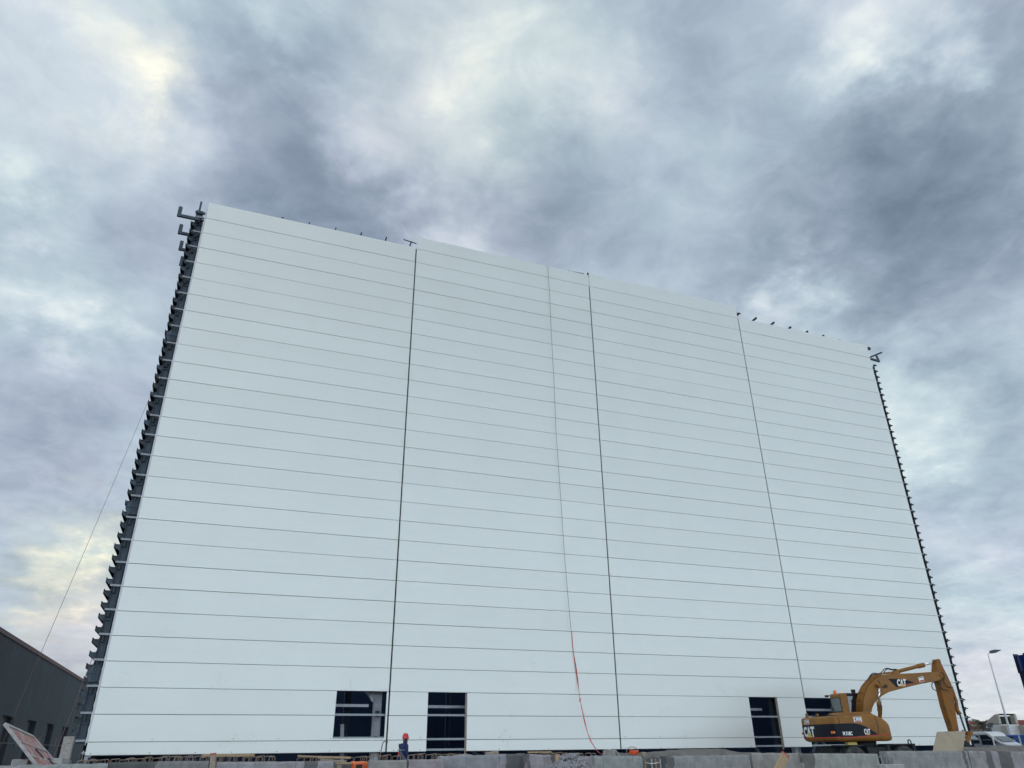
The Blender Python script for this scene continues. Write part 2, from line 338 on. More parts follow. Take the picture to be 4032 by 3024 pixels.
# ---------------------------------------------------------------- ground
def gh(x, y):
    h = .2 + .15*max(0, min(1, (x-15)/12)) * max(0, min(1, (y-20)/5))
    if y < 9: h = .2 - .2*min(1, (9-y)/9)
    return h
mb = MB()
xs = [-3000, -1000, -400, -200, -100]+[-60+4*i for i in range(56)]+[200, 400, 1000, 3000]
ys = [-3000, -800, -200, -60]+[-30+3*i for i in range(55)]+[160, 240, 400, 1000, 4000]
for x in xs:
    for y in ys:
        h = gh(x, y)+.03*noise.noise(Vector((x*.3, y*.3, 0)))
        mb.v.append((x, y, h))
ny = len(ys)
for i in range(len(xs)-1):
    for j in range(ny-1): mb.f.append((i*ny+j, (i+1)*ny+j, (i+1)*ny+j+1, i*ny+j+1)); mb.sm.append(True)
tag(mb.build('ground', M['ground']), kind='structure')

# ---------------------------------------------------------------- the big hall
FY = 35.68
JX = [-4.19, 7.668, 16.49, 19.4135, 31.2546, 43.166]
Z0 = 26.394+EYE
def jz(k): return Z0-k
ZB = 1.5-.08
hall = empty('clad_steel_hall', (19.5, FY, .2))
tag(hall, 'huge white panel-clad steel hall under construction with bare steel at both edges', 'industrial building')
HP = Vector((19.5, FY, .2))
def hb(mbx, name, m, bevel=0):   # build as part of the hall
    mbx.v = [(v[0]-HP.x, v[1]-HP.y, v[2]-HP.z) for v in mbx.v]
    return mbx.build(name, m, hall, bevel)
OPEN = [(5.29, 7.55, 24, 26.0, 0), (9.49, 11.395, 24, 99, 1), (27.477, 29.385, 24, 99, 3), (31.30, 34.2, 24, 99, 4)]
panels = []
def panel(x0, x1, z0, z1, area): panels.append((area, x0, x1, z0, z1))
bays = [(0, JX[0], JX[1]-.035, -1), (1, JX[1]+.035, JX[3]-.035, -2), (3, JX[3]+.035, JX[4]-.035, -2), (4, JX[4]+.035, JX[5], -1)]
topz = {0: jz(-1)+.09, 1: jz(-2)-.1, 2: jz(-2)-.1, 3: jz(-2)+.02, 4: jz(-1)+.08}
rows_segs = []
for bi, x0, x1, kt in bays:
    for k in range(kt, 27):                       # row between joint k and k+1
        zt = topz[bi] if k == kt else jz(k); zb = jz(k+1) if k < 26 else ZB
        segs = [(x0, x1)]
        for a, b, k0, k1, ob in OPEN:
            if ob == bi and k >= k0 and k < k1:
                ns = []
                for s0, s1 in segs:
                    if s0 < a-.05: ns.append((s0, min(a, s1)))
                    if s1 > b+.05: ns.append((max(b, s0), s1))
                segs = ns
        for s0, s1 in segs:
            d = math.hypot((s0+s1)/2, FY, (zt+zb)/2)
            rows_segs.append((bi, k, s0, s1, zb, zt)); panel(s0, s1, zb+.007, zt-.007, (s1-s0)*(zt-zb)/d**2)
def panel_mb(b, x0, x1, z0, z1):
    dy = random.uniform(-.004, .004); z0 += random.uniform(-.002, .003); z1 += random.uniform(-.003, .002); e = .008; y0 = FY+dy; y1 = FY+.07
    b.add([(x0+e, y0, z0+e), (x1-e, y0, z0+e), (x1-e, y0, z1-e), (x0+e, y0, z1-e), (x0, y0+.012, z0), (x1, y0+.012, z0), (x1, y0+.012, z1), (x0, y0+.012, z1), (x0, y1, z0), (x1, y1, z0), (x1, y1, z1), (x0, y1, z1)],
          [(0, 1, 2, 3), (0, 4, 5, 1), (1, 5, 6, 2), (2, 6, 7, 3), (3, 7, 4, 0), (4, 8, 9, 5), (5, 9, 10, 6), (6, 10, 11, 7), (7, 11, 8, 4), (8, 11, 10, 9)])
panels.sort(reverse=True)
for i, (a, x0, x1, z0, z1) in enumerate(panels):
    if i < 99: b = MB(); panel_mb(b, x0, x1, z0, z1); hb(b, 'wall_panel', M['panel'])
rest = MB()
for (a, x0, x1, z0, z1) in panels[99:]: panel_mb(rest, x0, x1, z0, z1)
if rest.v: o = hb(rest, 'wall_panels', M['panel']); o['kind'] = 'stuff'
# dark seals behind every joint
seal = MB()
for bi, k, s0, s1, zb, zt in rows_segs: seal.box(s0+.003, s1-.003, FY+.071, FY+.085, zb-.02, zt-.03 if k in (-1, -2) else zt)
hb(seal, 'joint_seal', M['backing'])
seal = MB()
for i in (1, 3, 4): seal.box(JX[i]-.05, JX[i]+.05, FY+.095, FY+.11, ZB if i != 1 else ZB, jz(-1)+.02)
hb(seal, 'vertical_joint', M['backing'])
# edge trims
b = MB(); b.box(JX[0]-.075, JX[0]-.003, FY+.01, FY+.10, jz(26)-.02, jz(-1)-.45); hb(b, 'edge_trim', M['trim'])
b = MB(); b.box(7.56, 7.61, FY+.075, FY+.13, jz(26)-.02, jz(24)); hb(b, 'edge_trim', M['trim'])
for a, bb, k0, k1, ob in OPEN[1:3]:
    b = MB(); b.box(bb-.06, bb-.005, FY+.09, FY+.14, ZB-.1, jz(24)); hb(b, 'opening_jamb', M['lumber_grey'])
b = MB(); b.box(5.29, 7.55, FY+.02, FY+.1, jz(26)+.015, jz(26)+.075); hb(b, 'opening_sill', M['panel'])
# galvanised girts at every joint: front runs behind the cladding, ends poke out left and right
for k in range(0, 28):
    z = jz(k)+.05 if k < 27 else ZB+.09
    b = MB()
    b.box(-4.70, -4.12, FY+.1, FY+.20, z-.035, z+.045)
    hb(b, 'girt_end', M['galv'])
    if k < 27:
        b = MB(); b.box(43.15, 43.46, FY+.08, FY+.14, z-.03, z+.03); hb(b, 'girt_end', M['galv'])
for (x0, x1), ks in (((4.9, 7.6), (25, 25.93)), ((9.2, 11.7), (25, 26, 26.43)), ((27.2, 29.7), (25, 26, 26.43)), ((31.3, 34.5), (25, 26, 26.43))):
    for k in ks:
        b = MB(); z = jz(k)+.03; b.box(x0, x1, FY+.13, FY+.22, z-.04, z+.045); hb(b, 'opening_girt', M['galv'])
# corner columns with stiffeners
def column(x0, x1, y, z0, z1, web=True, side=1):
    c = MB(); c.box(x0, x0+.022, y, y+.30, z0, z1); c.box(x1-.022, x1, y, y+.30, z0, z1); c.box(x0+.022, x1-.022, y+.10, y+.115, z0, z1)
    return c
o = hb(column(-4.66, -4.345, 35.98, .2, 27.9), 'corner_column', M['steel'])
o = hb(column(43.27, 43.56, 35.83, .2, 27.3), 'corner_column', M['steel_dark'])
for k in (0, 1, 4, 9, 12, 15, 21, 25):
    z = jz(k)-.35
    for dz in (0, .28):
        st = MB(); st.box(-4.635, -4.37, 35.985, 36.075, z+dz-.01, z+dz+.01); hb(st, 'stiffener_plate', M['steel'])
for k in (7, 16, 23):      # splice plates
    z = jz(k)-.45; st = MB()
    st.prism([(-4.83, z-.1), (-4.70, z-.33), (-4.32, z-.33), (-4.24, z-.1), (-4.24, z+.02), (-4.36, z+.3), (-4.66, z+.3), (-4.83, z+.05)], lambda a, b_, d: (a, d, b_), 35.94, 35.965)
    for q in (-4.6, -4.5, -4.4): st.box(q-.008, q+.008, 35.90, 35.945, z-.3, z+.28)
    st.box(-4.84, -4.23, 35.90, 35.943, z-.015, z+.015)
    hb(st, 'splice_bracket', M['steel'])
# second flange tucked behind the panel edge
b = MB(); b.box(-4.33, -4.29, 36.3, 36.55, .2, 27.0)
for k in range(1, 26, 2): b.bar((-4.32, 36.4, jz(k)-.2), (-4.26, 36.2, jz(k)+.7), .05, .05)
hb(b, 'inner_column', M['steel_dark'])
for k in range(0, 27):
    b = MB(); b.box(-4.58, -4.49, 35.93, 36.08, jz(k)-.24, jz(k)+.02); hb(b, 'cleat', M['steel_dark'])
# side wall girts running back, their ends showing as teeth
for i in range(0, 53):
    z = jz(0)-.25-.5*i+.0
    if z < 1.6: break
    if abs((z-(jz(23)-.25))) < .1 or abs(z-(jz(16)-.75)) < .1: pass
    L = 14
    g = MB(); y0 = 36.12+random.uniform(-.01, .01)
    x0 = -4.93+random.uniform(-.025, .02); zt = z+.12+random.uniform(-.012, .012)
    g.box(x0, x0+.022, y0, y0+L, zt-.14, zt+.07)      # outer flange, upstanding lip
    g.box(x0+.022, -4.70, y0, y0+L, zt-.012, zt+.012)
    g.box(-4.70, -4.68, y0, y0+L, zt-.02, zt+.06)
    g.prism([(x0+.03, zt-.12), (-4.74, zt-.25), (-4.69, zt-.25), (-4.69, zt-.02), (x0+.03, zt-.02)], lambda a, b_, d: (a, d, b_), y0+.02, y0+.035)
    hb(g, 'side_girt', M['steel_dark'] if i % 3 else M['steel'])
for i in range(0, 53):
    z = jz(0)-.45-.5*i
    if z < 2.0: break
    g = MB(); x1 = 43.87+random.uniform(-.02, .02)
    g.box(43.56, x1, 35.86, 35.94, z-.03, z+.03); g.box(x1-.2, x1-.16, 35.85, 35.95, z+.03, z+.08); g.box(43.56, 43.70, 35.87, 35.92, z-.12, z-.03)
    hb(g, 'side_bracket', M['steel_dark'])
# roof-edge arms: L-shaped on the left side, straight ones over the front
for i, y in enumerate((35.6, 37.2, 38.8, 40.4, 42.0, 43.6)):
    g = MB(); z = 26.12+EYE
    g.box(-5.62, -4.5, y, y+.14, z-.02, z+.13); g.box(-5.62, -5.44, y+.002, y+.142, z+.131, z+.62)
    hb(g, 'roof_edge_bracket', M['steel'])
g = MB(); z = 26.9+EYE
g.box(-4.80, -4.30, 35.85, 35.95, 26.75+EYE, 26.88+EYE); g.box(-4.66, -4.56, 35.8, 35.86, z-.2, z+.62); g.box(-4.76, -4.42, 35.96, 36.2, 26.3+EYE, 27.0+EYE); g.box(-4.5, -4.25, 35.9, 36, 26.32+EYE, 26.4+EYE)
hb(g, 'column_head', M['steel'])
for x, z in [(-1.781, 27.70), (-.236, 27.80), (1.274, 27.86), (2.814, 27.90), (4.329, 27.96), (5.848, 28.03), (7.393, 28.09)]:
    g = MB(); g.bar((x, FY+.30, z+EYE-.05), (x, FY+2.3, z+EYE-.10), .06 if x != -.236 else .12, .1); g.bar((x, FY+.75, z+EYE-.17), (x, FY+2.2, z+EYE-.20), .1, .13)
    hb(g, 'roof_arm', M['steel_dark'])
for x, z in [(31.713, 28.15), (33.213, 28.08), (34.783, 28.02), (36.294, 27.93), (37.86, 27.88), (39.359, 27.82), (40.884, 27.72)]:
    g = MB(); g.bar((x, FY+.3, z+EYE-.05), (x, FY+2.4, z+EYE-.10), .09, .13); hb(g, 'roof_arm', M['steel_dark'])
g = MB(); g.box(43.60, 43.85, FY+.3, FY+.45, 27.40+EYE, 27.60+EYE); hb(g, 'roof_arm', M['steel_dark'])
g = MB(); g.bar((43.3, 36.0, 26.55+EYE), (44.90, 35.98, 27.33+EYE), .12, .12); g.bar((43.3, 36.0, 26.56+EYE), (44.42, 35.98, 26.46+EYE), .12, .14); g.bar((44.38, 35.99, 26.45+EYE), (44.25, 35.99, 26.98+EYE), .1, .12)
hb(g, 'corner_bracket', M['steel'])
# parapet rails and step corners
g = MB(); g.box(6.2, 7.62, FY+.09, FY+.16, jz(-1)+.07, jz(-1)+.12); g.bar((6.9, FY+.3, 29.62-.02), (7.72, FY+.3, 29.50), .04, .05); hb(g, 'parapet_rail', M['steel_dark'])
g = MB(); g.bar((16.5, FY+.2, jz(-2)-.09), (19.15, FY+.2, jz(-2)+.06), .05, .05); g.bar((19.15, FY+.2, jz(-2)+.06), (19.12, FY+.2, jz(-2)-.10), .05, .05)
g.bar((19.43, FY+.2, jz(-2)+.10), (23.0, FY+.2, jz(-2)-.0), .05, .05); g.bar((19.43, FY+.1, jz(-2)+.12), (19.41, FY+.1, jz(-2)-.14), .10, .08); g.box(18.0, 18.1, FY+.12, FY+.2, jz(-2)-.12, jz(-2)+.02)
hb(g, 'parapet_rail', M['steel_dark'])
g = MB(); g.bar((31.3, FY+.2, jz(-1)+.12), (33.2, FY+.2, jz(-1)+.12), .05, .06); g.bar((31.3, FY+.2, jz(-1)+.62), (31.75, FY+.2, jz(-1)+.60), .04, .04); hb(g, 'parapet_rail', M['steel_dark'])
# inner shell: dark right wall, added low left screen, back wall, gable roof, slab, frames
g = MB(); g.box(-4.10, -4.02, 36.9, 78, .2, 5.0); g.box(-4.10, -4.02, 36.0, 36.9, .2, 1.36); g.box(43.02, 43.10, 36.4, 78, .2, 27.5); g.box(-4.10, 43.10, 78, 78.1, .2, 28.5); hb(g, 'inner_wall', M['inner'])  # low left pieces are added to shut out the bright sky beyond
g = MB(); g.prism([(-4.1, 27.5), (19.5, 28.35), (43.1, 27.5), (43.1, 27.6), (19.5, 28.45), (-4.1, 27.6)], lambda a, b_, d: (a, d, b_), FY+.55, 78.1); hb(g, 'roof', M['inner'])
g = MB(); g.box(-4.0, 43.0, 36.4, 78, .15, .24+.15); hb(g, 'floor_slab', M['inner_floor'])
for x in (7.35, 19.2, 31.0):
    hb(column(x-.18, x+.18, 36.6, .2, 27.3), 'inner_column', M['greywhite'])
p_ = atY(*(2500+1735/3.16, 2600+600/3.16), 37.2); hb(column(p_.x-.12, p_.x+.16, 37.2, .2, 12), 'inner_column', M['steel'])
for y in (46, 56, 66):
    for x in (7.5, 19.4, 31.2): hb(column(x-.2, x+.2, y, .2, 27.3), 'inner_column', M['inner_steel'])
for (x0, x1, z) in ((4.6, 6.95, 3.35), (8.0, 12.5, 3.33), (26.5, 29.1, 3.33), (31.8, 36, 3.33)):
    g = MB(); g.box(x0, x1, 36.75, 36.87, z-.06, z+.06); hb(g, 'inner_tie', M['greywhite'])
for (p, q) in (((6.2, 36.85, 4.6), (7.15, 36.85, 3.65)), ((29.2, 36.9, .4), (27.0, 36.9, 3.0)), ((.0, 37.0, .3), (1.6, 37.0, 1.9)), ((-1.9, 36.6, .3), (-.3, 36.6, 1.8)), ((22.5, 36.9, 1.7), (23.6, 36.9, .3)), ((31.6, 36.9, .3), (32.6, 36.9, 1.7)), ((34.2, 36.9, .3), (33.0, 36.9, 1.7)), ((6.2, 38, .4), (6.0, 38, 2.6)), ((13.2, 37, .3), (12.0, 37, 1.6))):
    g = MB(); g.bar(p, q, .16, .16); hb(g, 'brace', M['greywhite'] if p[0] == 6.2 else M['steel'])
g = MB(); g.prism([(7.0, 3.9), (7.16, 4.0), (7.16, 3.5), (7.08, 3.52), (6.93, 3.75)], lambda a, b_, d: (a, d, b_), 36.72, 36.74); hb(g, 'gusset_plate', M['greywhite'])
for z in (1.95, 3.0):
    g = MB(); g.box(7.26, 7.44, 36.57, 36.60, z-.13, z+.13); hb(g, 'splice_plate', M['steel'])
# screws and scuffs along the lower panels
g = MB()
for x in [-4.0, -1.9, -.2, 1.2, 3.0, 5.2, 7.4, 8.0, 9.2, 13, 15.5, 18, 19.7, 21.7, 23.2, 25.4, 27.2, 36, 39]:
    for z in (ZB+.07, jz(26)+.09) if int(x*3) % 2 else (ZB+.07,):
        g.tube([(x, FY-.006, z), (x, FY+.004, z)], .018, 6)
hb(g, 'screw_heads', M['steel_dark'])

# ---------------------------------------------------------------- strap and guy cables
def ribbon(pts, ws, name, m):
    b = MB(); vs = []
    for (p, wd) in zip(pts, ws): vs += [Vector(p)+Vector((-wd/2, 0, 0)), Vector(p)+Vector((wd/2, 0, 0)), Vector(p)+Vector((wd/2, .006, 0)), Vector(p)+Vector((-wd/2, .006, 0))]
    fs = [(3, 2, 1, 0)]
    for i in range(len(pts)-1):
        for a, c in ((0, 1), (1, 2), (2, 3), (3, 0)): fs.append((i*4+a, i*4+c, i*4+4+c, i*4+4+a))
    n = len(pts)-1; fs.append((n*4, n*4+1, n*4+2, n*4+3)); b.add(vs, fs); return b.build(name, m)
z4 = lambda u, v: (1900+u/3.16, 2600+v/3.16)
cur_px = [(2251, 2483), (2254, 2530), (2258, 2570), z4(1147, 0), z4(1165, 110), z4(1185, 260), z4(1200, 370), z4(1212, 490), z4(1240, 620), z4(1270, 760), z4(1310, 910), z4(1345, 1000), z4(1415, 1115)]
Ys = [FY-.02]*2+[FY-.05]*4+[FY-.2, FY-.4, FY-1.0, FY-2.0, FY-3.2, FY-4.2, FY-6]
pts = [atY(x, y, Y) for (x, y), Y in zip(cur_px, Ys)]
ws = [.03, .04, .03, .05, .07, .06, .025, .025, .05, .07, .03, .06, .03]
# resample
P2 = []; W2 = []
for i in range(len(pts)-1):
    for t in (0, .5): P2.append(pts[i].lerp(pts[i+1], t)); W2.append(ws[i]*(1-t)+ws[i+1]*t)
P2.append(pts[-1]); W2.append(ws[-1])
endp = [atY(*z4(1450, 1150), 28.0), atY(*z4(1500, 1177), 26.5), atY(*z4(1540, 1160), 25.8)]
P2 += endp; W2 += [.03, .05, .04]
cpx = [(1182.5, 573.5), (1183.6, 578), (1187.5, 640), (1191, 720), (1197, 830), (1201, 930), (1208, 1030), (1213.5, 1110), (1219.5, 1200), (1227, 1290), (1233.5, 1360)]
cp = [atY(x*1.82278, y*1.82278, FY-.05-.10*min(1, i/3)) for i, (x, y) in enumerate(cpx)]; cp[0] = atY(1180*1.82278, 572.6*1.82278, FY+.12)
b = MB(); b.tube(cp, .011, 6)
tag(b.build('hanging_rope', M['rope']), 'thin dark rope hanging from the roof edge down to the red strap', 'rope')
strap = empty('lashing_strap', P2[0]); tag(strap, 'long red webbing strap hanging down the white wall from the seam', 'strap')
def rel(o, root): o.parent = root; o.location = -Vector(root.location)
o = ribbon(P2, W2, 'webbing', M['red_strap']); rel(o, strap)
k = MB(); kp = atY(*z4(1211, 492), FY-.42); k.tube([kp+Vector((-.04, -.01, -.06)), kp+Vector((.03, -.01, .0)), kp+Vector((-.02, -.01, .05)), kp+Vector((.03, -.01, .07))], .028, 6); o = k.build('knot', M['red_strap']); rel(o, strap)
def cable(p0, p1, label, r=.014):
    b = MB(); p0 = Vector(p0); p1 = Vector(p1); n = 14
    b.tube([p0.lerp(p1, i/n)-Vector((0, 0, .12*math.sin(math.pi*i/n))) for i in range(n+1)], r, 6)
    return tag(b.build('guy_cable', M['cable']), label, 'cable', 'guy cables of the steel frame')
a0 = atY(625, 1480, 36.0); b0 = atY(52, 2823, 27.0); b0 = a0+(b0-a0)*((a0.z-.25)/(a0.z-b0.z))
cable(a0, b0, 'long thin guy cable from high on the corner column across the sky', .007)
a1 = atY(371, 2572, 36.0); b1 = atY(211, 2975, 28.0); b1 = a1+(b1-a1)*((a1.z-.25)/(a1.z-b1.z))
cable(a1, b1, 'short reddish guy cable from the lower column splice to the ground', .010)

# ---------------------------------------------------------------- grey neighbour warehouse
wh = empty('grey_warehouse', (-18, 100, .2)); tag(wh, 'dark grey ribbed metal warehouse with tall recessed door bays at far left', 'warehouse')
WP = Vector((-18, 100, .2))
def wb_(mbx, name, m): mbx.v = [(v[0]-WP.x, v[1]-WP.y, v[2]-WP.z) for v in mbx.v]; return mbx.build(name, m, wh)
HT = 9.62+EYE; DT = 3.33+EYE
doors = [(75.6, 80.6), (87.8, 93.0), (99.8, 105), (111.8, 117), (123.8, 129), (135.8, 141)]
g = MB()
def ribbed(g, y0, y1, z0, z1, x=-18.0, p=.33):
    n = max(1, int((y1-y0)/p)); vs = []; fs = []
    for i in range(n+1):
        y = y0+(y1-y0)*i/n
        for q, dx in ((0, 0), (.3, 0), (.4, .035), (.6, .035), (.7, 0)):
            yy = y+q*p
            if yy > y1+1e-6: break
            vs += [(x+dx, yy, z0), (x+dx, yy, z1)]
    k = len(vs)//2
    g.add(vs, [(2*i, 2*i+2, 2*i+3, 2*i+1) for i in range(k-1)])
ribbed(g, 40, 150, DT, HT)
prev = 40
for a, b in doors: ribbed(g, prev, a, .2, DT); prev = b
ribbed(g, prev, 150, .2, DT)
g.box(-60, -18.02, 149.9, 150, .2, HT); g.box(-60, -18.02, 40, 40.1, .2, HT)
wb_(g, 'wall', M['warehouse'])
g = MB(); g.box(-18.3, -17.86, 39.8, 150.3, HT-.1, HT+.28); wb_(g, 'roof_trim', M['roof_edge'])
g = MB(); g.prism([(-18.3, HT+.1), (-39, HT+2.6), (-60, HT+.1)], lambda a, b_, d: (a, d, b_), 40, 150); wb_(g, 'roof', M['warehouse'])
for a, b in doors:
    g = MB(); g.box(-18.9, -18.6, a-.3, b+.3, .2, DT+.4); g.box(-18.6, -18.02, b-.04, b, .2, DT); g.box(-18.6, -18.02, a, a+.04, .2, DT); wb_(g, 'door', M['warehouse'])
    g = MB(); g.box(-18.6, -18.55, a+.05, a+2.0, .2, DT-.02); wb_(g, 'door_leaf', M['steel_dark'])
g = MB(); g.box(-18.02, -17.93, 40, 150, 2.45, 2.52)
wb_(g, 'rail', M['warehouse'])
for y in (96.5, 108.3, 120):
    g = MB(); g.box(-18.05, -17.94, y, y+1.3, 2.2, 3.35); wb_(g, 'louvre', M['roof_edge'])

# ---------------------------------------------------------------- concrete wall segments
WY = 16.0
SEG = [ # px left, px right, top y left, top y right, y offset, stains px, label
 (-60, 428, 3018, 3008, .0, [], 'low concrete wall block at the far left with a crumbling top'),
 (430, 826, 3003, 2996, .12, [(428, 620)], 'dark damp concrete wall block in front of the left rebar hoops'),
 (852, 1316, 3001, 2997, .0, [(1200, 1250)], 'pale smooth concrete block between the upright board and the orange bag'),
 (1456, 1606, 2995.5, 2992, .0, [], 'short concrete block just left of the worker in the red helmet'),
 (1609, 1752, 2991.5, 2989, .0, [], 'grey concrete block right in front of the worker'),
 (1733, 2070, 2979, 2967, .45, [(1995, 2068)], 'taller concrete block with broken sloping top and black damp stripe'),
 (2073, 2336, 2969, 2980, .1, [(2073, 2090), (2170, 2195)], 'concrete block behind the gravel heap'),
 (2339, 2530, 2981, 2981, .0, [], 'concrete block between the gravel heap and the four bare rods'),
 (2620, 2950, 2977, 2973, .0, [(2620, 2650)], 'concrete block with scored face right of the four bare rods'),
 (2957, 3152, 2964, 2966, .1, [], 'concrete block carrying the leaning lumber offcut'),
 (3154, 3456, 2967, 2967.5, .0, [(3160, 3208)], 'concrete block with a dark stain under the excavator body'),
 (3490, 3808, 2957, 2957, .0, [(3795, 3805)], 'concrete block with chipped white edge under the plywood sheet'),
 (3811, 4120, 2957, 2961, .05, [(3885, 3910), (3935, 3985)], 'rightmost concrete block with two broad damp stripes'),
]
for i, (xa, xb, ya, yb, dy, stn, lab) in enumerate(SEG):
    Y = WY+dy; pa = atY(xa, ya, Y); pb = atY(xb, yb, Y)
    cx = (pa.x+pb.x)/2
    sts = [(atY(s0, 2990, Y).x-cx, atY(s1, 2990, Y).x-cx) for s0, s1 in stn]
    base = tuple(c*random.uniform(.92, 1.08) for c in CONC)
    if i == 1: base = tuple(c*.75 for c in CONC)
    cm = concrete('poured_concrete', base, sts, .62)
    b = MB(); n = max(6, int((pb.x-pa.x)/.08)); depth = .26
    prof = [(0, 0), (0, .35), (0, .7), (0, .97), (.018, 1.0), (.12, 1.0), (depth-.02, 1.0), (depth, .98), (depth, 0)]
    rough = .012 if i not in (0, 5) else .03
    vs = []
    for j in range(n+1):
        t = j/n; x = pa.x+(pb.x-pa.x)*t; zt = pa.z+(pb.z-pa.z)*t
        for (py_, pz_) in prof:
            z = .1+(zt-.1)*pz_; nn = noise.noise(Vector((x*4+i*7, py_*9, z*2)))
            zz_ = z+(rough*(nn+.6*noise.noise(Vector((x*15, py_*5, i)))) if pz_ > .9 else 0)
            if i == 5 and pz_ > .9 and t > .15: zz_ += .02*noise.noise(Vector((x*2, 3, 1)))
            yy = Y+py_+(.006*nn if pz_ > 0 else 0)
            xx = x
            if j == 0 and pz_ > .9: xx += .012
            if j == n and pz_ > .9: xx -= .012
            vs.append((xx-cx, yy-Y, zz_-.1))
    k = len(prof); fs = [(j*k+q, (j+1)*k+q, (j+1)*k+q+1, j*k+q+1) for j in range(n) for q in range(k-1)]
    fs += [tuple(reversed(range(k))), tuple(n*k+q for q in range(k))]
    b.add(vs, fs)
    o = b.build('concrete_block', cm); o.location = (cx, Y, .1)
    tag(o, lab, 'concrete block', 'poured concrete wall blocks in a row')
# wide low footing behind the gap of block 3
def wedge(name, x0, x1, Y0, Y1, ztop, m, lab, cat, rough=.04):
    b = MB(); nx = max(8, int((x1-x0)/.15)); nyy = 7; vs = []
    for i in range(nx+1):
        for j in range(nyy+1):
            x = x0+(x1-x0)*i/nx; y = Y0+(Y1-Y0)*j/nyy
            e = min(1, j/2., (nyy-j)/2.)*min(1, i/2., (nx-i)/2.)
            z = .15+(ztop(x)-.15)*(e**.7)+rough*noise.noise(Vector((x*2.3, y*2.3, 2)))*(e > 0)+rough*.5*noise.noise(Vector((x*7, y*7, 2)))*(e > 0)
            vs.append((x, y, z))
    b.add(vs, [(i*(nyy+1)+j, (i+1)*(nyy+1)+j, (i+1)*(nyy+1)+j+1, i*(nyy+1)+j+1) for i in range(nx) for j in range(nyy)], True)
    c = Vector(((x0+x1)/2, (Y0+Y1)/2, .15)); o = b.build(name, m, loc=c); return tag(o, lab, cat)
tz = [(atY(x, y, 18.2)) for x, y in [(2505, 2966), (2560, 2965), (2640, 2962), (2720, 2953), (2800, 2948), (2870, 2961), (2950, 2965)]]
def itp(P):
    def f(x):
        if x <= P[0].x: return P[0].z
        for a, b in zip(P, P[1:]):
            if x <= b.x: return a.z+(b.z-a.z)*(x-a.x)/(b.x-a.x)
        return P[-1].z
    return f
wedge('soil_mound', tz[0].x-.5, tz[-1].x+.4, 16.7, 20.2, itp(tz), M['soil'], 'grey earth mound between the orange coil and the scored block', 'earth mound')
tz = [(atY(x, y, 19.5)) for x, y in [(3790, 2955), (3845, 2944), (3920, 2943), (3960, 2937), (3990, 2940), (4020, 2945), (4150, 2946)]]
wedge('soil_mound', tz[0].x-.3, tz[-1].x, 17.2, 21.5, itp(tz), M['soil'], 'dark earth bank in front of the white van at far right', 'earth mound', .06)

# ---------------------------------------------------------------- gravel heap
gp = atY(2240, 2974, 13.2)
b = MB(); rnd = random.Random(3)
Hh = gp.z-.0; RB = 2.1
def stone(b, c, s):
    vs = []; ph = rnd.uniform(0, 6)
    ax = Vector((rnd.uniform(-1, 1), rnd.uniform(-1, 1), rnd.uniform(-1, 1))).normalized(); q = Matrix.Rotation(ph, 3, ax)
    sc3 = Vector((rnd.uniform(.6, 1.2), rnd.uniform(.6, 1.1), rnd.uniform(.5, .9)))*s
    base = [(1, 0, 0), (-1, 0, 0), (0, 1, 0), (0, -1, 0), (0, 0, 1), (0, 0, -1), (.7, .7, .3), (-.6, .6, -.5), (.6, -.6, .6), (-.7, -.5, .4)]
    pts_ = [q @ Vector((v[0]*sc3.x*rnd.uniform(.7, 1.1), v[1]*sc3.y*rnd.uniform(.7, 1.1), v[2]*sc3.z*rnd.uniform(.7, 1.1)))+c for v in base]
    import bmesh
    bmx = bmesh.new(); [bmx.verts.new(p) for p in pts_]; bmesh.ops.convex_hull(bmx, input=bmx.verts[:]); bmx.verts.index_update()
    b.add([v.co[:] for v in bmx.verts], [tuple(v.index for v in f.verts) for f in bmx.faces]); bmx.free()
def heap(r): return max(0, Hh*(1-(r/RB)**1.15)) if r > .15 else Hh*.985
for i in range(5200):
    a = rnd.uniform(0, 2*math.pi); r = RB*math.sqrt(rnd.random())*rnd.choice((1, .75, .55)) if i % 3 else rnd.uniform(0, .9)
    if math.cos(a-1.57) > .75 and r > .9: continue
    x = r*math.cos(a)*1.0; y = r*math.sin(a); z = .02+heap(r)*(1+.05*noise.noise(Vector((x*2, y*2, 0))))
    stone(b, Vector((gp.x+x, 13.2+y, z-rnd.uniform(0, .03))), rnd.uniform(.018, .042))
cone = MB(); n = 32
vs = [(gp.x, 13.2, Hh-.03)]
for rr in (.3, .8, 1.4, RB): vs += [(gp.x+rr*math.cos(2*math.pi*k/n), 13.2+rr*math.sin(2*math.pi*k/n), .0+heap(rr)-.02) for k in range(n)]
fs = [(0, 1+k, 1+(k+1) % n) for k in range(n)]+[(1+q*n+k, 1+(q+1)*n+k, 1+(q+1)*n+(k+1) % n, 1+q*n+(k+1) % n) for q in range(3) for k in range(n)]
b.add(vs, fs)
tag(b.build('gravel_heap', M['gravel'], loc=Vector((gp.x, 13.2, 0))), 'heap of grey crushed stone in front of the concrete wall', 'gravel heap', kind='stuff')

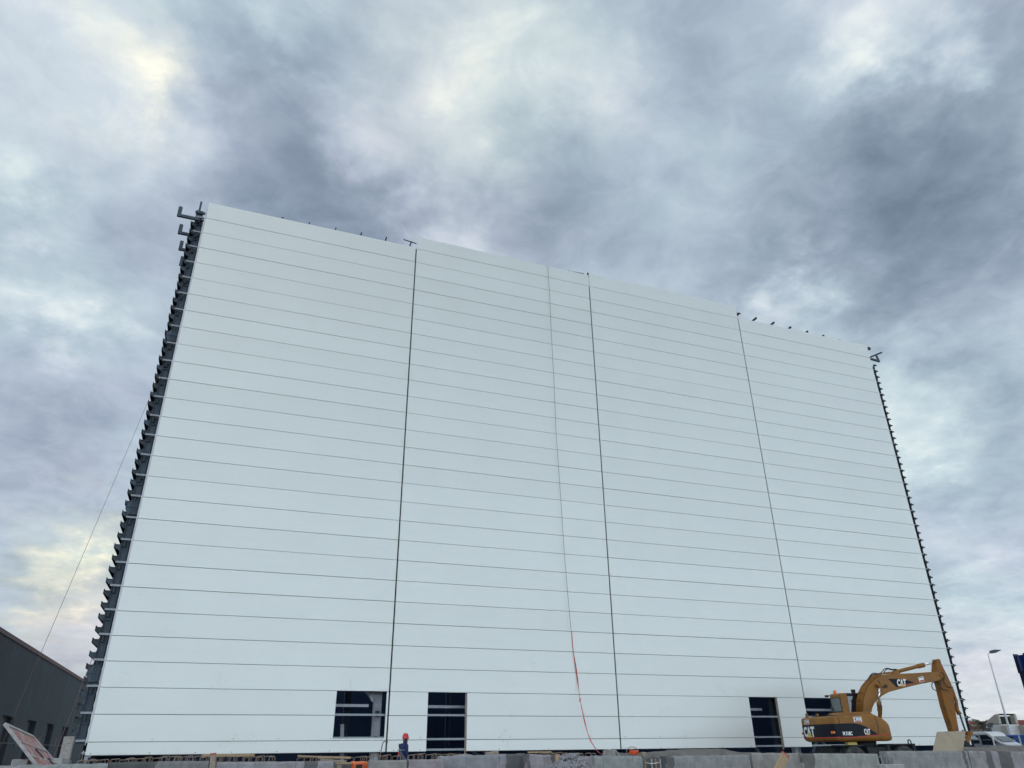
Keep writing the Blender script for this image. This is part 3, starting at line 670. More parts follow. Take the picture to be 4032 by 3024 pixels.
# ---------------------------------------------------------------- excavator
EA = R(9)
EF = Vector((math.cos(EA), -math.sin(EA), 0)); EL = Vector((math.sin(EA), math.cos(EA), 0))
EO = atY(3295, 2880, 29.6)+EL*1.25+EF*2.1; EO.z = .35
ex = empty('wheeled_excavator', EO, -EA)
tag(ex, 'mustard yellow wheeled excavator with raised curved boom parked before the white wall', 'excavator')
def inv(p, lat):
    d = ray(*p); o = Vector((0, 0, EYE)); t = ((EO+EL*lat-o).dot(EL))/d.dot(EL); q = o+d*t-EO; return (q.dot(EF), q.z)
def invr(p, xx):
    d = ray(*p); o = Vector((0, 0, EYE)); t = ((EO+EF*xx-o).dot(EF))/d.dot(EF); q = o+d*t-EO; return (q.dot(EL), q.z)
z6 = lambda u, v: (3050+u/3.427, 2540+v/3.427)
z7 = lambda u, v: (3500+u/3.4286, 2540+v/3.4286)
def I6(lat, pts): return [inv(z6(*q), lat) for q in pts]
def I7(lat, pts): return [inv(z7(*q), lat) for q in pts]
fn = lambda a, b_, d: (a, d, b_)
SIDE = -1.25
(_, zbot), (_, ztop0), (xn, _) = inv(z6(850, 1302), SIDE), inv(z6(850, 955), SIDE), inv(z6(1597, 1190), SIDE)
zstripe = inv(z6(860, 1238), SIDE)[1]; zblk = inv(z6(860, 1062), SIDE)[1]
XR = -2.15; XN = xn
print('EXC', EO, 'zbot', zbot, 'ztop', ztop0, 'XN', XN, 'stripe', zstripe, 'blk', zblk)
# plan outline, near side first: from nose back round the counterweight to the far side
out_pl = []
def arc(cx, cy, r, a0, a1, n=8): return [(cx+r*math.cos(R(a0+(a1-a0)*i/n)), cy+r*math.sin(R(a0+(a1-a0)*i/n))) for i in range(n+1)]
out_pl += arc(XN-.22, SIDE+.22, .22, 0, -90, 5)
out_pl += [(XN-.22-(XN-.22+1.95)*i/12, SIDE) for i in range(1, 13)]
out_pl += [(-1.95-.20*math.sin(R(t)), SIDE+.20*(1-math.cos(R(t)))) for t in (15, 30, 45, 60, 75)]
ry0 = out_pl[-1]
YM = .18
out_pl += [(ry0[0]-(.14)*math.sin(R(90*i/6)), ry0[1]+(YM-ry0[1])*i/6) for i in range(1, 7)]
near = list(out_pl)
out_pl += [(x, 2*YM-y) for x, y in reversed(near[:-1])]
# arc length
def frame(pl):
    s = [0]
    for a, b in zip(pl, pl[1:]): s.append(s[-1]+math.hypot(b[0]-a[0], b[1]-a[1]))
    return s
SL = frame(out_pl)
def on(s, off=0.0):
    s = max(0, min(SL[-1]-1e-6, s))
    for i in range(len(SL)-1):
        if s <= SL[i+1]:
            t = (s-SL[i])/(SL[i+1]-SL[i]); a = Vector(out_pl[i]); b = Vector(out_pl[i+1]); d = (b-a).normalized(); nn = Vector((d.y, -d.x))
            if (nn.dot(Vector((a.x+.5, a.y)))) < 0: nn = -nn
            p = a.lerp(b, t)+nn*off; return p
def s_of_x(x):      # arc length of a point on the straight near side
    return SL[5]+(out_pl[5][0]-x)
hoodpts = I6(SIDE, [(1330, 930), (1400, 945), (1480, 990), (1545, 1060), (1580, 1130), (1597, 1190)])
def ztop(x):
    if x <= hoodpts[0][0]: return ztop0+(hoodpts[0][1]-ztop0)*max(0, (x+1.3)/(hoodpts[0][0]+1.3))
    for a, b in zip(hoodpts, hoodpts[1:]):
        if x <= b[0]: return a[1]+(b[1]-a[1])*(x-a[0])/(b[0]-a[0])
    return hoodpts[-1][1]
levels = [(0, .22), (.04, .09), (.09, .03), (.15, 0), (.55, 0), (.90, 0), (.96, .03), (1.0, .11)]
b = MB(); n = len(out_pl); c0 = Vector((-.5, 0)); vs = []
for t, ins in levels:
    for (x, y) in out_pl:
        d = Vector((x, y))-c0; L_ = d.length; p = c0+d*((L_-ins)/L_)
        vs.append((p.x, p.y, zbot+(ztop(x)-zbot)*t))
fs = [(q*n+i, q*n+i+1, (q+1)*n+i+1, (q+1)*n+i) for q in range(len(levels)-1) for i in range(n-1)]
fs += [(q*n+n-1, q*n, (q+1)*n, (q+1)*n+n-1) for q in range(len(levels)-1)]
b.add(vs, fs, True)
k = len(b.v)//1; top0 = (len(levels)-1)*n
b.f.append(tuple(range(n))); b.sm.append(False)
for i in range(n//2): # top strip quads between near and far side
    j = n-1-i
    if i+1 < j-1+1 and i+1 <= j-1: b.f.append((top0+i, top0+i+1, top0+j-1, top0+j)); b.sm.append(False)
body = b.build('body', M['tan'], ex)
# black band that tapers in an arc towards the nose, red stripe below it
blk = I6(SIDE, [(860, 1060), (1000, 1054), (1080, 1056), (1150, 1070), (1220, 1095), (1290, 1135), (1345, 1170), (1400, 1207)])
def zb_top(x):
    if x <= blk[0][0]: return blk[0][1]
    for a, c in zip(blk, blk[1:]):
        if x <= c[0]: return a[1]+(c[1]-a[1])*(x-a[0])/(c[0]-a[0])
    return -1
sA = s_of_x(blk[-1][0]); sB = SL[-1]-s_of_x(-1.3)
b = MB(); vs = []; nn_ = 80
zsr = inv(z6(1400, 1205), SIDE)[1]
def zst(x): return zstripe+(zsr-zstripe)*max(0, (x+1.3)/(blk[-1][0]+1.3))
for i in range(nn_+1):
    s = sA+(sB-sA)*i/nn_; p = on(s, .006); vs += [(p.x, p.y, zst(p.x)), (p.x, p.y, max(zst(p.x)+.003, zb_top(p.x)))]
b.add(vs, [(2*i, 2*i+1, 2*i+3, 2*i+2) for i in range(nn_)], True); b.build('black_panel', M['black_paint'], ex)
b = MB(); vs = []
for i in range(nn_+1):
    s = SL[5]*.5+(sB-SL[5]*.5)*i/nn_; p = on(s, .009); z = zst(p.x); vs += [(p.x, p.y, z-.045), (p.x, p.y, z-.008)]
b.add(vs, [(2*i, 2*i+1, 2*i+3, 2*i+2) for i in range(nn_)], True); b.build('red_stripe', M['red'], ex)
# panel seams
b = MB()
for q in (855, 870):
    pass
def seam(pxs, lat=SIDE):
    P = I6(lat, pxs)
    for a, c in zip(P, P[1:]): b.bar((a[0], lat-.006, a[1]), (c[0], lat-.006, c[1]), .012, .018)
seam([(850, 985), (872, 1030), (884, 1110), (905, 1210), (912, 1270)]); seam([(1345, 965), (1370, 1010), (1395, 1110), (1408, 1200)])
b.build('door_seam', M['black_paint'], ex)
# lettering
def letters(txt, s_left, z0, h, wd, parent_name='lettering', m='white', tri=False, arc_=True):
    g, f = text_geo(txt, h, wd, .045)
    b = MB(); vs = []
    for (u, v) in g:
        p = on(s_left-u, .013); vs.append((p.x, p.y, z0+v))
    b.add(vs, f); b.build(parent_name, M[m], ex)
    if tri:
        for mm_, e, of in (('black_paint', .022, .016), ('yellow', 0, .019)):
            b = MB(); bw = wd*.52+e*2.4; hh = h*.46+e; um = wd*.52
            pts_ = [(um-bw/2, -e*.4-.01), (um+bw/2, -e*.4-.01), (um, hh-.01)]
            # build in slices so that it bends with the panel
            vs = []; n_ = 10
            for i in range(n_+1):
                u = um-bw/2+bw*i/n_; z = hh*(1-abs(2*i/n_-1)); p = on(s_left-u, of); vs += [(p.x, p.y, z0-.01-e*.4), (p.x, p.y, z0-.009+z)]
            b.add(vs, [(2*i, 2*i+2, 2*i+3, 2*i+1) for i in range(n_)]); b.build('emblem_triangle', M[mm_], ex)
cl, ch = I6(SIDE, [(1200, 1130), (1298, 1207)])
letters('CAT', s_of_x(cl[0]), ch[1], cl[1]-ch[1], ch[0]-cl[0], tri=True)
cl, ch = I6(SIDE, [(915, 1166), (1053, 1218)])
letters('M 318C', s_of_x(cl[0]), ch[1], (cl[1]-ch[1]), ch[0]-cl[0])
sc_ = SL[len(near)-1]       # middle of the rear
rp = invr(z6(470, 1240), XR); zt_ = invr(z6(400, 1100), XR)[1]
def s_rear(px_u):           # arc position whose outline point projects to this column
    best = None
    for i in range(400):
        s = SL[5]+(SL[-1]-SL[5])*i/400; p = on(s); wv = EO+EF*p.x+EL*p.y+Vector((0, 0, zstripe+.3)); d = wv-Vector((0, 0, EYE))
        x = 2016+FPX*d.dot(CR)/d.dot(CF); tx = 3050+px_u/3.427
        if s < s_of_x(-1.2) or s > SL[-1]-s_of_x(-1.9): continue
        if best is None or abs(x-tx) < best[0]: best = (abs(x-tx), s)
    return best[1]
s1, s2 = s_rear(398), s_rear(540)
letters('CAT', s1, zstripe+.02, .46, s1-s2, tri=True)
# stickers
def sticker(s0, s1_, z0, z1):
    for mm_, of, (a, c, d, e) in (('white', .010, (0, 1, 0, 1)), ('red', .014, (.12, .9, .06, .24)), ('hose', .014, (.1, .9, .82, .90)), ('hose', .014, (.12, .32, .45, .72)), ('hose', .014, (.42, .88, .55, .62)), ('hose', .014, (.1, .9, .32, .37))):
        b = MB(); vs = []
        for i in range(5):
            s = s0+(s1_-s0)*(a+(c-a)*i/4); p = on(s, of); vs += [(p.x, p.y, z0+(z1-z0)*d), (p.x, p.y, z0+(z1-z0)*e)]
        b.add(vs, [(2*i, 2*i+1, 2*i+3, 2*i+2) for i in range(4)]); b.build('sticker', M[mm_], ex)
a, c = I6(SIDE, [(1072, 1040), (1166, 968)]); sticker(s_of_x(a[0]), s_of_x(c[0]), a[1], c[1])
sticker(s_rear(424), s_rear(488), zblk+.03, zblk+.24)
# tail lights
for pu in (775, 800, 338):
    s = s_rear(pu) if pu < 800 else s_rear(800); p = on(s, .012); b = MB(); b.box(p.x-.05, p.x+.05, p.y-.045, p.y+.045, zstripe+.14, zstripe+.24); b.build('tail_light', M['orange_lamp' if pu != 338 else 'red'], ex, .01)
# hood box, lugs, exhaust, grille deck
hp = I6(-.95, [(880, 945), (910, 908), (1270, 898), (1320, 932)])
b = MB(); b.prism(hp+[(hp[-1][0], ztop0-.1), (hp[0][0], ztop0-.1)], fn, -1.0, .1); b.build('hood', M['tan'], ex, .03)
for pu in (437, 578):
    b = MB(); xr = -1.75; la, za_ = invr(z6(pu, 965), xr); pr_ = invr(z6(pu, 925), xr)[1]
    b.prism([(la-.13, ztop0-.04), (la+.13, ztop0-.04), (la+.06, pr_), (la-.06, pr_)], lambda a, b_, d: (d, a, b_), xr-.03, xr+.03); b.build('lifting_lug', M['tan'], ex)
    b = MB(); b.tube([(xr-.035, la, pr_-.05), (xr+.035, la, pr_-.05)], .025, 8); b.build('lug_eye', M['hose'], ex)
b = MB(); b.box(-1.9, -.9, -.6, .9, ztop0-.02, ztop0+.05); b.box(-1.5, -1.2, -.2, .3, ztop0+.05, ztop0+.13); b.build('engine_deck', M['grime'], ex)
e0 = [invr(z6(*q), -1.1) for q in [(802, 950), (800, 900), (785, 860), (766, 832)]]
b = MB(); b.tube([(-1.1, l, z) for l, z in e0[:1]]+[(-1.1, l, z) for l, z in e0[1:]], .06, 10); b.build('exhaust_pipe', M['hose'], ex)
# cab
cx0 = -.55; cr0 = invr(z6(735, 655), cx0); cr1 = inv(z6(965, 650), .25)
c_top = invr(z6(800, 655), cx0)[1]; c_l = min(1.25, cr0[0]); c_r = .22
cx1 = inv(z6(1125, 650), c_r)[0]+.25
b = MB(); b.prism([(cx0, ztop0-.2), (cx1+.2, ztop0-.2), (cx1+.15, c_top-.6), (cx1-.1, c_top), (cx0+.05, c_top), (cx0, c_top-.08)], fn, c_r, c_l); cab = b.build('cab', M['tan'], ex, .04)
def cpart(name, mbx, m, bevel=0): o = mbx.build(name, m, cab, bevel); return o
wl = invr(z6(752, 718), cx0); wr = invr(z6(918, 900), cx0)
b = MB(); b.box(cx0-.012, cx0+.02, max(wr[0], c_r+.07), min(wl[0], c_l-.05), wr[1]+.03, wl[1]-.03); cpart('rear_window', b, M['glass_green'])
b = MB()
y0_, y1_ = max(wr[0], c_r+.07)-.02, min(wl[0], c_l-.05)+.02
for (ya, yb, za, zb2) in ((y0_, y1_, wr[1], wr[1]+.03), (y0_, y1_, wl[1]-.03, wl[1]), (y0_, y0_+.03, wr[1]+.03, wl[1]-.03), (y1_-.03, y1_, wr[1]+.03, wl[1]-.03)): b.box(cx0-.02, cx0+.005, ya, yb, za, zb2)
cpart('window_seal', b, M['hose'])
sp = [inv(z6(*q), c_r) for q in [(978, 690), (1125, 688), (1125, 905), (1015, 905)]]
b = MB(); b.prism([(sp[0][0], sp[0][1]), (cx1-.12, sp[0][1]), (cx1, sp[2][1]), (sp[3][0], sp[2][1])], fn, c_r-.012, c_r+.01); cpart('side_window', b, M['glass_dark'])
sp2 = [inv(z6(*q), c_r) for q in [(968, 652), (1110, 690)]]
b = MB(); b.box(sp2[0][0], cx1-.1, c_r-.02, c_r+.3, sp2[1][1], c_top-.01); cpart('roof_hatch', b, M['black_paint'])
b = MB(); bl, bz = invr(z6(815, 650), cx0+.3); b.tube([(cx0+.3, bl, c_top), (cx0+.3, bl, c_top+.04), (cx0+.3, bl, c_top+.15), (cx0+.3, bl, c_top+.18)], [.09, .08, .07, .03], 12); b.build('beacon', M['orange_lamp'], ex)
b = MB(); wl2 = invr(z6(710, 688), cx0-.1); b.box(cx0-.18, cx0-.08, wl2[0]-.09, wl2[0]+.09, wl2[1]-.06, wl2[1]+.04); b.bar((cx0-.1, wl2[0], wl2[1]), (cx0+.02, c_l-.05, wl2[1]+.02), .03, .03); b.build('work_light', M['hose'], ex)
b = MB(); ml = inv(z6(1062, 635), .5); b.box(ml[0]-.09, ml[0]+.09, .45, .55, c_top, c_top+.18); b.build('roof_light', M['hose'], ex)
# boom
BL = -.24
bo = I6(BL, [(1195, 905), (1200, 740), (1225, 640), (1260, 560), (1330, 480), (1400, 425), (1480, 398)])+I7(BL, [(0, 392), (343, 378), (600, 360), (700, 368), (738, 400), (735, 450), (700, 475), (620, 490), (430, 525), (200, 580), (0, 635)])+I6(BL, [(1460, 680), (1410, 722), (1345, 790), (1320, 850), (1310, 905)])
b = MB(); b.prism(bo, fn, BL, .24); boom = b.build('boom', M['tan'], ex, .012)
# hydraulic lines along the back of the boom
bk = bo[:8]
for j, lat in enumerate((-.18, -.10, -.02, .06, .14, .2)):
    P = []
    for i, (x, z) in enumerate(bk):
        a = bk[max(0, i-1)]; c = bk[min(len(bk)-1, i+1)]; d = Vector((c[0]-a[0], c[1]-a[1])).normalized(); nrm_ = Vector((-d.y, d.x)); nrm_ = nrm_ if nrm_.x < .2 else -nrm_
        P.append((x+nrm_.x*(.05+.01*(j % 2)), lat, z+nrm_.y*(.05+.01*(j % 2))))
    b = MB(); b.tube(P, .026, 8); b.build('hydraulic_line', M['tan'], ex)
b = MB()
for i in (1, 2, 4): x, z = bk[i]; b.box(x-.11, x-.0, -.22, .24, z-.03, z+.03)
b.build('pipe_clamp', M['tan_worn'], ex)
# boom decal
dc = I7(BL, [(0, 455), (100, 456), (180, 460), (250, 473), (310, 494), (365, 518), (235, 540), (105, 572)]); dl = I6(BL, [(1532, 455)])
b = MB(); b.prism([dl[0]]+dc, fn, BL-.008, BL-.002); b.build('boom_decal', M['black_paint'], ex)
a, c = I7(BL, [(115, 555), (218, 462)])
def flat_text(txt, p0, p1, lat, slope=0.0, tri=True):
    h = p1[1]-p0[1]; wd = p1[0]-p0[0]; g, f = text_geo(txt, h, wd, .045); b = MB()
    b.add([(p0[0]+u+v*.1, lat-.012, p0[1]+v+u*slope) for u, v in g], f); b.build('lettering', M['white'], ex)
    if tri:
        for mm_, e, of in (('black_paint', .02, .015), ('yellow', 0, .018)):
            um = wd*.56; b = MB(); b.add([(p0[0]+um-wd*.26-e, lat-of, p0[1]-.01+slope*um), (p0[0]+um+wd*.26+e, lat-of, p0[1]-.01+slope*um), (p0[0]+um, lat-of, p0[1]+h*.46+e+slope*um)], [(0, 1, 2)]); b.build('emblem_triangle', M[mm_], ex)
flat_text('CAT', a, c, BL, .03)
r1 = I7(BL, [(103, 570), (125, 556), (232, 533), (235, 528), (350, 508), (362, 516), (240, 541), (128, 566)])
b = MB(); b.prism([r1[0], r1[1], r1[2], r1[3], r1[4], r1[5], r1[6], r1[7]], fn, BL-.011, BL-.009); b.build('red_stripe', M['red'], ex)
st_ = I7(BL, [(393, 436), (458, 420), (480, 488), (413, 503)])
b = MB(); b.prism(st_, fn, BL-.012, BL-.004); b.build('sticker', M['white'], ex)
st_ = I7(BL, [(412, 478), (470, 465), (474, 484), (417, 497)]); b = MB(); b.prism(st_, fn, BL-.016, BL-.012); b.build('sticker', M['red'], ex)
st_ = I7(BL, [(398, 442), (452, 429), (455, 436), (400, 450)]); b = MB(); b.prism(st_, fn, BL-.016, BL-.012); b.build('sticker', M['hose'], ex)
# boom cylinders
for lat in (-.42, .42):
    P = I6(-.42, [(1415, 548), (1408, 765), (1404, 780), (1404, 960)])
    b = MB(); b.tube([(x, lat, z) for x, z in P[:2]], .045, 10); b.build('piston_rod', M['chrome'], ex)
    b = MB(); b.tube([(P[1][0], lat, P[1][1]), (P[2][0], lat, P[2][1]-.05), (P[2][0], lat, P[2][1]-.22), (P[2][0], lat, P[2][1]-.24), (P[3][0], lat, P[3][1]-.3)], [.11, .11, .11, .085, .085], 12); b.build('cylinder_barrel', M['tan'], ex)
    b = MB(); b.tube([(P[0][0], lat-.06 if lat < 0 else lat+.06, P[0][1]), (P[0][0], -.24 if lat < 0 else .24, P[0][1])], .085, 14); b.build('pin_boss', M['tan_worn'], ex)
hz = I6(-.55, [(1440, 800), (1452, 830), (1450, 945)]); b = MB(); b.tube([(x, -.52, z) for x, z in hz], .018, 6); b.build('hose', M['hose'], ex)
# stick cylinder
P = I7(0, [(125, 355), (150, 348), (385, 288), (390, 287), (470, 268), (640, 213)])
b = MB(); b.tube([(P[0][0], 0, P[0][1]), (P[1][0], 0, P[1][1]), (P[2][0], 0, P[2][1]), (P[3][0], 0, P[3][1]), (P[4][0], 0, P[4][1])], [.06, .088, .088, .115, .115], 14); b.build('cylinder_barrel', M['tan'], ex)
b = MB(); b.tube([(P[4][0], 0, P[4][1]), (P[5][0], 0, P[5][1])], .05, 10); b.build('piston_rod', M['chrome'], ex)
br = I7(BL*.5, [(60, 392), (95, 335), (125, 325), (150, 385)]); b = MB(); b.prism(br, fn, -.12, .12); b.build('cylinder_bracket', M['tan'], ex)
br = I6(-.05, [(1480, 392), (1500, 365), (1640, 350), (1700, 380)]); b = MB(); b.prism(br, fn, -.1, .1); b.build('boom_bracket', M['tan'], ex)
# stick
SLT = -.17
sp_ = I7(SLT, [(648, 190), (672, 185), (695, 200), (708, 245), (805, 440), (852, 545), (868, 640), (915, 980), (948, 1160), (870, 1165), (760, 830), (690, 540), (650, 420), (640, 330)])
b = MB(); b.prism(sp_, fn, SLT, .20); b.build('stick', M['tan_worn'], ex, .012)
b = MB(); pj = I7(BL, [(703, 410)])[0]; b.tube([(pj[0], BL-.05, pj[1]), (pj[0], .3, pj[1])], .085, 14); b.build('pivot_pin', M['tan_worn'], ex)
# bucket cylinder and linkage
P = I7(.0, [(838, 560), (905, 760), (915, 870), (950, 935), (955, 942), (1035, 1180)])
b = MB(); b.tube([(x, -.02, z) for x, z in P[:4]], [.07, .075, .095, .11], 12); b.build('cylinder_barrel', M['tan_worn'], ex)
b = MB(); b.tube([(x, -.02, z) for x, z in P[3:]], .045, 10); b.build('piston_rod', M['steel'], ex)
P = I7(0, [(900, 1150), (950, 1290), (1045, 1225), (1065, 1190), (1030, 1160), (1060, 1240), (1020, 1330)])
b = MB(); b.bar((P[4][0], .1, P[4][1]), (P[1][0], .1, P[1][1]), .08, .13); b.bar((P[3][0], -.15, P[3][1]), (P[6][0], -.15, P[6][1]), .08, .16); b.tube([(P[3][0], -.25, P[3][1]), (P[3][0], .25, P[3][1])], .09, 12); b.build('bucket_linkage', M['tan_worn'], ex)
bp = I7(-.4, [(880, 1290), (1000, 1270), (1060, 1310), (1130, 1380), (1150, 1440), (1120, 1500), (900, 1560), (830, 1500), (870, 1380)])
zmin = min(p[1] for p in bp)
bp = [(x, max(z, .02)) for x, z in bp]
b = MB(); b.prism(bp, fn, -.45, .45); b.build('bucket', M['grime'], ex, .02)
# hoses
def hose(P, lat, f=I7, r=.022):
    Q = f(lat, P); pts_ = [Vector((x, lat, z)) for x, z in Q]; S_ = []
    for i in range(len(pts_)-1):
        p0, p1, p2, p3 = pts_[max(0, i-1)], pts_[i], pts_[i+1], pts_[min(len(pts_)-1, i+2)]
        for t in (0, .25, .5, .75): S_.append(.5*((2*p1)+(p2-p0)*t+(2*p0-5*p1+4*p2-p3)*t*t+(-p0+3*p1-3*p2+p3)*t**3))
    S_.append(pts_[-1]); b = MB(); b.tube(S_, r, 8); b.build('hose', M['hose'], ex)
hose([(700, 368), (735, 385), (748, 430), (742, 490), (765, 535), (810, 568), (850, 572)], -.27)
hose([(745, 440), (705, 480), (692, 530), (715, 585), (770, 605), (800, 618)], -.3)
hose([(625, 492), (590, 510), (578, 545), (590, 585), (620, 608), (655, 615)], -.2)
hose([(1255, 470), (1290, 410), (1330, 380), (1400, 385), (1440, 370), (1480, 325), (1520, 313), (1580, 325), (1640, 335)], -.1, I6)
hose([(1270, 450), (1320, 400), (1400, 392), (1460, 385), (1500, 335), (1550, 322), (1650, 345)], .05, I6)
hose([(1395, 470), (1425, 520), (1450, 560), (1480, 580)], -.26, I6, .012)
b = MB(); q = I6(BL, [(1497, 556)])[0]; b.tube([(q[0], BL-.09, q[1]), (q[0], BL-.01, q[1])], .07, 10); b.build('boom_light', M['hose'], ex)
hose([(0, 325), (40, 335), (80, 325), (110, 330)], .0)
b = MB(); q = I6(-.2, [(1290, 820), (1335, 820), (1335, 745), (1290, 900), (1345, 890)])
for a_, c_ in ((0, 1), (1, 2), (0, 3), (1, 4)): b.tube([(q[a_][0], -.75, q[a_][1]), (q[c_][0], -.75, q[c_][1])], .016, 6)
b.build('handrail', M['hose'], ex)
# undercarriage, turned a little less than the house
UA = R(8)
def U(x, y, z):  # undercarriage coords to excavator local
    return Vector((x*math.cos(EA-UA)-y*math.sin(EA-UA), x*math.sin(EA-UA)+y*math.cos(EA-UA), z))
def wheel(x, y):
    w_ = MB(); nseg = 28; Rr = .55; prof = [(-.13, .30), (-.14, .46), (-.12, .53), (-.04, .55), (.04, .55), (.12, .53), (.14, .46), (.13, .30)]
    vs = [U(x+r_*math.cos(2*math.pi*i/nseg), y+yy, .55+r_*math.sin(2*math.pi*i/nseg)) for i in range(nseg) for yy, r_ in prof]; k = len(prof)
    w_.add(vs, [(i*k+q, ((i+1) % nseg)*k+q, ((i+1) % nseg)*k+q+1, i*k+q+1) for i in range(nseg) for q in range(k-1)], True)
    for i in range(nseg*1):
        a0 = 2*math.pi*i/nseg; c = U(x+.555*math.cos(a0), y, .55+.555*math.sin(a0)); d = U(x+.555*math.cos(a0+.12), y+.12, .55+.555*math.sin(a0+.12)); w_.bar(c, d, .035, .03)
        d = U(x+.555*math.cos(a0+.12), y-.12, .55+.555*math.sin(a0+.12)); w_.bar(c, d, .035, .03)
    wo = w_.build('wheel', M['rubber'], ex)
    r_ = MB(); r_.tube([U(x, y-.10, .55), U(x, y-.06, .55), U(x, y+.1, .55)], [.10, .29, .30], 20); r_.tube([U(x, y-.15, .55), U(x, y, .55)], .1, 12); r_.build('rim', M['grime'], wo)
XF, XB = 1.3, -1.35
for x in (XF, XB):
    for y in (-1.10, -.78, .78, 1.10): wheel(x, y)
b = MB()
def ubox(x0, x1, y0, y1, z0, z1):
    vs = [U(x, y, z) for x in (x0, x1) for y in (y0, y1) for z in (z0, z1)]; b.add(vs, [(0, 1, 3, 2), (4, 6, 7, 5), (0, 4, 5, 1), (2, 3, 7, 6), (0, 2, 6, 4), (1, 5, 7, 3)])
ubox(-1.9, 1.9, -.45, .45, .5, 1.0); ubox(XF-.15, XF+.15, -.7, .7, .45, .65); ubox(XB-.15, XB+.15, -.7, .7, .45, .65); ubox(-.6, .6, -1.1, 1.1, .55, 1.05)
b.tube([(0, 0, 1.0), (0, 0, zbot+.02)], .62, 24); b.build('chassis', M['grime'], ex)
b = MB(); ubox(XF-.75, XF+.55, -1.2, -.5, 1.12, 1.18); ubox(XF+.45, XF+.60, -1.25, 1.25, .55, 1.181); ubox(XF-.9, XF-.74, -1.2, -.5, .6, 1.16); b.build('fender', M['grime'], ex)
b = MB(); ubox(XB-.7, XB+.5, -1.2, -.5, 1.10, 1.15); b.build('fender', M['grime'], ex)
b = MB(); b.tube([U(XF+.45, -1.0, 1.18), U(XF+.45, -1.0, 1.3), U(XF+.52, -1.0, 1.35), U(XF+.6, -1.0, 1.3), U(XF+.6, -1.0, 1.18)], .028, 8); b.build('tie_down_ring', M['grime'], ex)
b = MB(); ubox(XB-.9, XB-.75, -1.25, 1.25, .2, .85); ubox(XB-.8, XB-.2, -.5, .5, .6, .9); b.build('dozer_blade', M['grime'], ex)
b = MB(); b.box(-1.35, -.85, -.8, -.6, zbot-.16, zbot-.02); b.build('yellow_valve_block', M['yellow'], ex)

# ---------------------------------------------------------------- plywood sheet, formwork, left clutter
def quad_sheet(name, P, th, m, lab, cat, nrm_=Vector((0, 1, 0))):
    b = MB(); vs = [Vector(p) for p in P]+[Vector(p)+nrm_*th for p in P]
    b.add(vs, [(0, 1, 2, 3), (7, 6, 5, 4)]+[(i, i+4, (i+1) % 4+4, (i+1) % 4) for i in range(4)])
    c = sum((Vector(p) for p in P), Vector())/4; c.z = min(p[2] for p in P); o = b.build(name, m, loc=c); return tag(o, lab, cat)
tl = atY(*z7(655, 1170), 17.0); tr_ = atY(*z7(1035, 1160), 17.0); brp = atY(*z7(1000, 1430), 16.75); blp = atY(*z7(600, 1425), 16.75)
def ext(a, b, z): t = (z-a.z)/(b.z-a.z); return a+(b-a)*t
quad_sheet('plywood_sheet', [tl, tr_, ext(tr_, brp, .2), ext(tl, blp, .2)], .02, M['plywood'], 'weathered plywood sheet leaning behind the wall in front of the excavator bucket', 'plywood sheet')
q4 = lambda u, v: (u/6.8, 2780+v/6.8)
A = atY(*q4(95, 535), 17.0); Ab = atY(*q4(905, 1590), 17.0); B_ = atY(*q4(170, 480), 17.25); C_ = atY(*q4(850, 870), 18.8); D_ = atY(*q4(1465, 1580), 18.8)
fw = empty('formwork_panel', Vector((Ab.x, 17.5, .2))); tag(fw, 'tilted formwork panel with cement-smeared frame and red film plywood', 'formwork panel')
E0 = ext(A, Ab, .22); F0 = ext(C_, D_, .22)
# plane basis: u along the long edge, v across
def bil(u, v):
    return (A*(1-u)+E0*u)*(1-v)+(C_*(1-u)+F0*u)*v
nrmF = ((E0-A).cross(C_-A)).normalized()
if nrmF.y > 0: nrmF = -nrmF
def fpart(name, mbx, m): mbx.v = [tuple(Vector(v)-fw.location) for v in mbx.v]; return mbx.build(name, m, fw)
b = MB(); P = [q_+nrmF*.04 for q_ in (bil(0.02, .04), bil(1, .04), bil(1, .96), bil(.02, .96))]; vs = P+[p-nrmF*.02 for p in P]
b.add(vs, [(0, 1, 2, 3), (7, 6, 5, 4)]+[(i, i+4, (i+1) % 4+4, (i+1) % 4) for i in range(4)]); fpart('face_sheet', b, M['red_fold'])
b = MB()
for v in (0.0, 1.0): b.bar(bil(0, v)+nrmF*.03, bil(1, v)+nrmF*.03, .06, .05, nrmF)
b.bar(bil(0, 0)+nrmF*.03, bil(0, 1)+nrmF*.03, .06, .05, nrmF)
fpart('frame', b, M['dirty_alu'])
for u in (.16, .3, .42, .54, .66, .8, .92):
    b = MB(); b.bar(bil(u, 0)+nrmF*.045, bil(min(1, u+.02), 1)+nrmF*.045, .03, .03, nrmF); fpart('rib', b, M['dirty_alu'])
for (u, v) in ((.22, .4), (.30, .65), (.42, .3), (.45, .8), (.62, .5), (.70, .25), (.74, .8), (.84, .45), (.9, .75)):
    b = MB(); p = bil(u, v)+nrmF*.06; b.tube([p-nrmF*.05, p+nrmF*.03], .028, 8); b.bar(p, p+(bil(u+.08, v+.05)-bil(u, v)), .025, .03); fpart('clamp', b, M['steel'])
